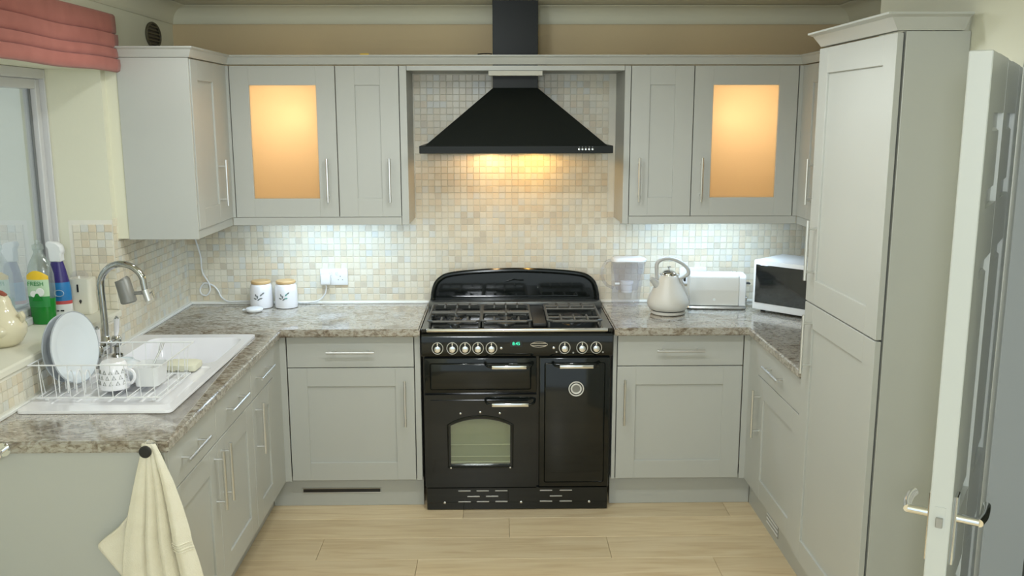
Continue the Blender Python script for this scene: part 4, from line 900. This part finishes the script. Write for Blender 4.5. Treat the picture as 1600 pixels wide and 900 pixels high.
put('leaf_motif', B().lathe([(0, 0), (0.017, 0), (0.016, 0.002), (0, 0.002)], (gx+0.010, gy-0.0345, SILL+0.133), 16, '-y'), 'white_print', t)
put('leaf_motif', B().lathe([(0, 0), (0.013, 0), (0.012, 0.002), (0, 0.002)], (gx-0.016, gy-0.0340, SILL+0.126), 14, '-y'), 'white_print', t)
put('leaf_motif', B().prism([(gx-0.022, SILL+0.098), (gx+0.020, SILL+0.098), (gx+0.002, SILL+0.128), (gx-0.006, SILL+0.128)], 'y', gy-0.0368, gy-0.0358), 'green_liquid', t, sm=False)
# blue spray bottle
bx, by = -1.892, -1.045
t = thing('spray_bottle', 'blue and white cleaning spray bottle with white trigger', 'bottle', (bx, by, SILL))
BP = [(0.046, 0.001), (0.048, 0.01), (0.047, 0.06), (0.046, 0.12), (0.040, 0.16), (0.032, 0.20), (0.024, 0.232)]
br = rfun(BP)
put('lower_body', bottle_oval([(0, 0.001)] + BP[:2] + [(0.047, 0.058), (0, 0.058)], (bx, by, SILL), 1, 0.65), 'white_plastic', t)
put('red_band', bottle_oval([(0, 0.058), (0.0472, 0.058), (0.0470, 0.072), (0, 0.072)], (bx, by, SILL), 1, 0.65), 'red_label', t)
put('blue_body', bottle_oval([(0, 0.072), (0.0468, 0.072), (0.046, 0.12), (0.0425, 0.148), (0, 0.148)], (bx, by, SILL), 1, 0.65), 'blue_label', t)
put('shoulder', bottle_oval([(0, 0.148), (0.0423, 0.148), (0.040, 0.16), (0.032, 0.20), (0.024, 0.232), (0, 0.233)], (bx, by, SILL), 1, 0.65), 'navy', t)
put('emblem', B().tube([(bx+0.012+0.019*math.cos(a*math.pi/12), by-0.0322, SILL+0.105+0.013*math.sin(a*math.pi/12)) for a in range(24)], 0.0018, 6, True), 'pale_blue', t)
put('print_dash', B().box(bx-0.004, by-0.0322, SILL+0.030, bx+0.006, by-0.0306, SILL+0.034), 'black_plastic', t)
put('print_dash', B().box(bx+0.012, by-0.0322, SILL+0.030, bx+0.026, by-0.0300, SILL+0.035), 'black_plastic', t)
put('trigger_head', B().prism([(bx-0.024, SILL+0.232), (bx+0.024, SILL+0.232), (bx+0.024, SILL+0.262), (bx+0.030, SILL+0.272), (bx+0.026, SILL+0.296), (bx+0.006, SILL+0.312), (bx-0.030, SILL+0.316), (bx-0.036, SILL+0.300), (bx-0.026, SILL+0.286)], 'y', by-0.018, by+0.018, 0.004), 'white_plastic', t, ang=40)
# ceramic hen
hx, hy = -1.873, -1.53
t = thing('ceramic_hen', 'cream glazed ceramic hen with a red comb on the sill', 'ornament', (hx, hy, SILL))
put('body', B().lathe([(0, 0), (0.046, 0), (0.062, 0.014), (0.078, 0.045), (0.080, 0.070), (0.068, 0.100), (0.048, 0.122), (0.038, 0.145), (0.034, 0.165), (0.026, 0.180), (0, 0.188)], (hx, hy, SILL+0.001), 36), 'cream_ceramic', t, ang=70)
put('comb', B().tube(bez([(hx-0.030, hy, SILL+0.178), (hx-0.016, hy, SILL+0.192), (hx+0.004, hy, SILL+0.194), (hx+0.022, hy, SILL+0.182)], 4), 0.009, 8), 'comb_red', t)
put('wing', B().lathe([(0, 0.0), (0.036, 0.0), (0.026, 0.010), (0, 0.014)], (hx+0.006, hy-0.074, SILL+0.066), 24, '-y', 1.3, 0.7), 'cream_ceramic', t, ang=70)
put('tail', B().tube(bez([(hx+0.060, hy, SILL+0.085), (hx+0.078, hy-0.005, SILL+0.105), (hx+0.072, hy-0.01, SILL+0.125)], 4), 0.010, 8, radii=None), 'cream_ceramic', t)
put('beak', B().tube([(hx-0.030, hy-0.01, SILL+0.162), (hx-0.048, hy-0.018, SILL+0.156)], 0.006, 8, radii=[0.007, 0.002]), 'comb_red', t)

# ================================================================== TOWEL AND HOOKS
def hook(label, x, z, capmat):
    t = thing('towel_hook', label, 'hook', (x, -2.106, z))
    put('stem', B().tube([(x, -2.107, z), (x, -2.150, z)], 0.008, 12), 'chrome', t)
    put('plate', B().lathe([(0, 0), (0.022, 0), (0.021, 0.004), (0, 0.005)], (x, -2.1062, z), 20, '-y'), 'chrome', t)
    put('cap', B().lathe([(0, 0), (0.016, 0), (0.0185, 0.004), (0.0185, 0.010), (0.015, 0.013), (0, 0.0135)], (x, -2.150, z), 24, '-y'), capmat, t)
hook('black-capped hook on the worktop end holding the towel', -1.146, 0.896, 'black_plastic')
hook('bare chrome hook at the left edge of the worktop end', -1.592, 0.888, 'chrome')
def curve_at(tab, t):
    for (a, u), (b_, v) in zip(tab, tab[1:]):
        if a <= t <= b_: k = (t-a)/(b_-a); return u+(v-u)*k
    return tab[-1][1]
def towel():
    NT, NS = 40, 60
    left = [(0, -1.166), (0.05, -1.172), (0.18, -1.196), (0.32, -1.220), (0.45, -1.240), (0.6, -1.255), (0.8, -1.268), (1, -1.275)]
    right = [(0, -1.124), (0.05, -1.110), (0.18, -1.078), (0.30, -1.056), (0.42, -1.038), (0.47, -1.034), (0.58, -1.014), (0.7, -0.998), (0.85, -0.992), (1, -0.990)]
    V, F = [], []
    for j in range(NT+1):
        t = j/NT; z = 0.912 - 0.66*t; xl, xr = curve_at(left, t), curve_at(right, t); g = min(1, t*2.2)
        for i in range(NS+1):
            s = i/NS; x = xl+(xr-xl)*s
            y = -2.130 - 0.010*math.sin(math.pi*s)
            for c, wd, dp in ((0.30, 0.020, 0.016), (0.50, 0.022, 0.014), (0.70, 0.016, 0.034)): y += g*dp*math.exp(-((s-c)/wd)**2)     # sharp valleys between folds
            for c, wd, dp in ((0.14, 0.10, 0.010), (0.40, 0.07, 0.016), (0.60, 0.06, 0.016), (0.84, 0.10, 0.030)): y -= g*dp*math.exp(-((s-c)/wd)**2)
            y -= 0.003*math.sin(9*s+7*t)*g
            V.append((x, min(y, -2.110), z))
    for j in range(NT):
        for i in range(NS): F.append((j*(NS+1)+i, j*(NS+1)+i+1, (j+1)*(NS+1)+i+1, (j+1)*(NS+1)+i))
    return V, F
def towel_flap():
    out = [(0.28, -1.213), (0.36, -1.228), (0.42, -1.262), (0.47, -1.306), (0.50, -1.328), (0.52, -1.329), (0.545, -1.318), (0.60, -1.294), (0.66, -1.268), (0.72, -1.250)]
    V, F = [], []; NT, NS = 26, 12
    for j in range(NT+1):
        t = 0.28 + 0.44*j/NT; z = 0.912 - 0.66*t; xo = curve_at(out, t); xi = -1.165
        for i in range(NS+1):
            s = i/NS; V.append((xo+(xi-xo)*s, -2.114 - 0.006*math.sin(math.pi*s*1.5+t*6)*(1-s) - 0.004*(1-s), z - 0.02*s*(t-0.28)))
    for j in range(NT):
        for i in range(NS): F.append((j*(NS+1)+i, j*(NS+1)+i+1, (j+1)*(NS+1)+i+1, (j+1)*(NS+1)+i))
    return V, F
V, F = towel()
t = thing('hand_towel', 'cream terry towel hanging in folds from the black hook', 'towel', (-1.14, -2.13, 0.25))
cl = put('cloth', B().faces(V, F), 'towel', t, ang=80)
vf = towel_flap(); fp = put('flap', B().faces(*vf), 'towel', t, ang=80); s_ = fp.modifiers.new('thick', 'SOLIDIFY'); s_.thickness = 0.005; s_.offset = -1
s_ = cl.modifiers.new('thick', 'SOLIDIFY'); s_.thickness = 0.006; s_.offset = -1
for k in range(4):
    t_ = 0.475 + k*0.0125; j = int(t_*40); row_ = [V[j*61+i] for i in range(44, 61)]
    put('border_stripe', B().tube([(p[0], p[1]-0.002, 0.912-0.66*t_) for p in row_], 0.0022, 6), 'towel', t)

# ================================================================== BLIND, VENT, DOOR
t = thing('roman_blind', 'terracotta red roman blind gathered up over the window', 'blind', (-1.66, -1.6, 2.065))
BY0, BY1 = -2.42, -0.848
def pleats():
    prof = [(-1.700, 2.296), (-1.668, 2.295), (-1.662, 2.288), (-1.660, 2.250), (-1.661, 2.222), (-1.668, 2.216), (-1.655, 2.213), (-1.654, 2.185), (-1.656, 2.164), (-1.664, 2.158), (-1.651, 2.155), (-1.650, 2.135), (-1.652, 2.122), (-1.660, 2.116), (-1.647, 2.113), (-1.645, 2.090), (-1.648, 2.070), (-1.660, 2.064)]
    V, F = [], []; N = 30
    for i in range(N+1):
        y = BY0 + (BY1-BY0)*i/N; sag = 0.002*math.sin(i*0.55) + 0.002*math.sin(i*0.21+1)
        for k, (x, z) in enumerate(prof): V.append((x + 0.0018*math.sin(i*0.45+k*0.15), y, z + sag*(1 if k > 3 else 0.3)))
    n = len(prof)
    for i in range(N):
        for k in range(n-1): F.append((i*n+k, i*n+k+1, (i+1)*n+k+1, (i+1)*n+k))
    return V, F
V, F = pleats(); o = put('pleated_cloth', B().faces(V, F), 'blind_red', t, ang=70); s_ = o.modifiers.new('thick', 'SOLIDIFY'); s_.thickness = 0.003; s_.offset = 0
put('lining', B().box(-1.700, BY0+0.01, 2.075, -1.694, BY1-0.005, 2.285), 'blind_lining', t, sm=False)
put('headrail', B().box(-1.713, BY0+0.005, 2.268, -1.702, BY1-0.005, 2.292, 0.002), 'white_plastic', t)
t = thing('extractor_vent', 'dark round slatted wall vent above the left cabinet', 'vent', (XL, -0.285, 2.21))
put('rim', B().tube([(XL+0.006, -0.283+0.088*math.cos(a*math.pi/16), 2.262+0.056*math.sin(a*math.pi/16)) for a in range(32)], 0.006, 8, True), 'vent_brown', t)
put('backing', B().lathe([(0, 0), (0.088, 0), (0.088, 0.002), (0, 0.002)], (XL+0.001, -0.283, 2.262), 28, 'x', 1.0, 0.64), 'black_plastic', t)
for k in range(6):
    z = 2.222+k*0.016; h = 0.085*math.sqrt(max(0.05, 1-((z-2.262)/0.056)**2)); put('slat', B().box(XL+0.003, -0.283-h, z-0.003, XL+0.009, -0.283+h, z+0.003), 'vent_brown', t, sm=False)
tag(put('paint_scrap', B().box(-0.73, -0.352, 2.1685, -0.69, -0.340, 2.174, 0.001), 'yellow_label'), 'tiny yellow scrap on top of the left cornice', 'scrap')
# chips of bare plaster above the cornice
tag(put('plaster_patch', B().prism([(0.62, 2.172), (0.74, 2.172), (0.72, 2.186), (0.68, 2.194), (0.645, 2.188)], 'y', -0.006, 0.003), 'plaster_chip', sm=False), 'small brown patch on the wall above the right cornice', 'patch')

# panelled door, ajar
th = rad(33.5); LW, LT, LH = 0.762, 0.044, 2.0
hin = Vector((0.878 + LW*math.sin(th), -2.95 + LW*math.cos(th), 0.005))
dr = thing('panel_door', 'white six-panel door standing ajar at the right', 'door', hin, rotz=-th, local=True)   # local -y runs from hinge to latch; panelled face at x=0
del dr['label']; del dr['category']; dr['kind'] = 'structure'; dr.name = 'door_1'; ORG['door_1'] = Vector((0, 0, 0))
cols = [(-0.330, -0.110), (-0.652, -0.430)]; rows = [(0.22, 0.80), (0.98, 1.56), (1.68, 1.88)]
b = B(); b.box(-LT, -0.110, 0, 0, 0, LH, 0.002); put('stile', b, 'door_white', dr, ang=30)
put('stile', B().box(-LT, -LW, 0, 0, -0.652, LH, 0.002), 'door_white', dr, ang=30)
put('muntin', B().box(-LT, -0.430, 0.0, 0, -0.330, LH-0.002), 'door_white', dr, sm=False)
zs = [(0, 0.22), (0.80, 0.98), (1.56, 1.68), (1.88, LH)]
for z0, z1 in zs:
    for a, c in cols: put('rail', B().box(-LT+0.0003, a, z0, -0.0003, c, z1), 'door_white', dr, sm=False)
for a, c in cols:
    for z0, z1 in rows:
        p = put('panel', B().box(-LT+0.012, a, z0, -0.012, c, z1), 'door_white', dr, sm=False)
        put('raised_field', B().box(-LT+0.004, a+0.032, z0+0.032, -0.004, c-0.032, z1-0.032, 0.007, 1), 'door_white', p, ang=20)
for s, x in ((1, 0.0), (-1, -LT)):
    hz = 1.005; hy_ = -LW+0.058
    hd = put('handle_plate', B().box(min(x, x+s*0.007), hy_-0.020, hz-0.105, max(x, x+s*0.007), hy_+0.020, hz+0.055, 0.002), 'chrome', dr, ang=30)
    put('lever', B().tube([(x+s*0.006, hy_, hz), (x+s*0.050, hy_, hz)], 0.010, 14).tube(bez([(x+s*0.050, hy_-0.004, hz), (x+s*0.056, hy_+0.03, hz+0.003), (x+s*0.056, hy_+0.07, hz+0.004), (x+s*0.054, hy_+0.105, hz)], 5), 0.0095, 12), 'chrome', hd)
put('latch_plate', B().box(-LT/2-0.011, -LW-0.0012, 0.985, -LT/2+0.011, -LW+0.0005, 1.045), 'door_white', dr, sm=False)
put('latch_bolt', B().box(-LT/2-0.007, -LW-0.008, 1.0, -LT/2+0.007, -LW+0.001, 1.022, 0.001), 'grey_metal', dr, ang=30)
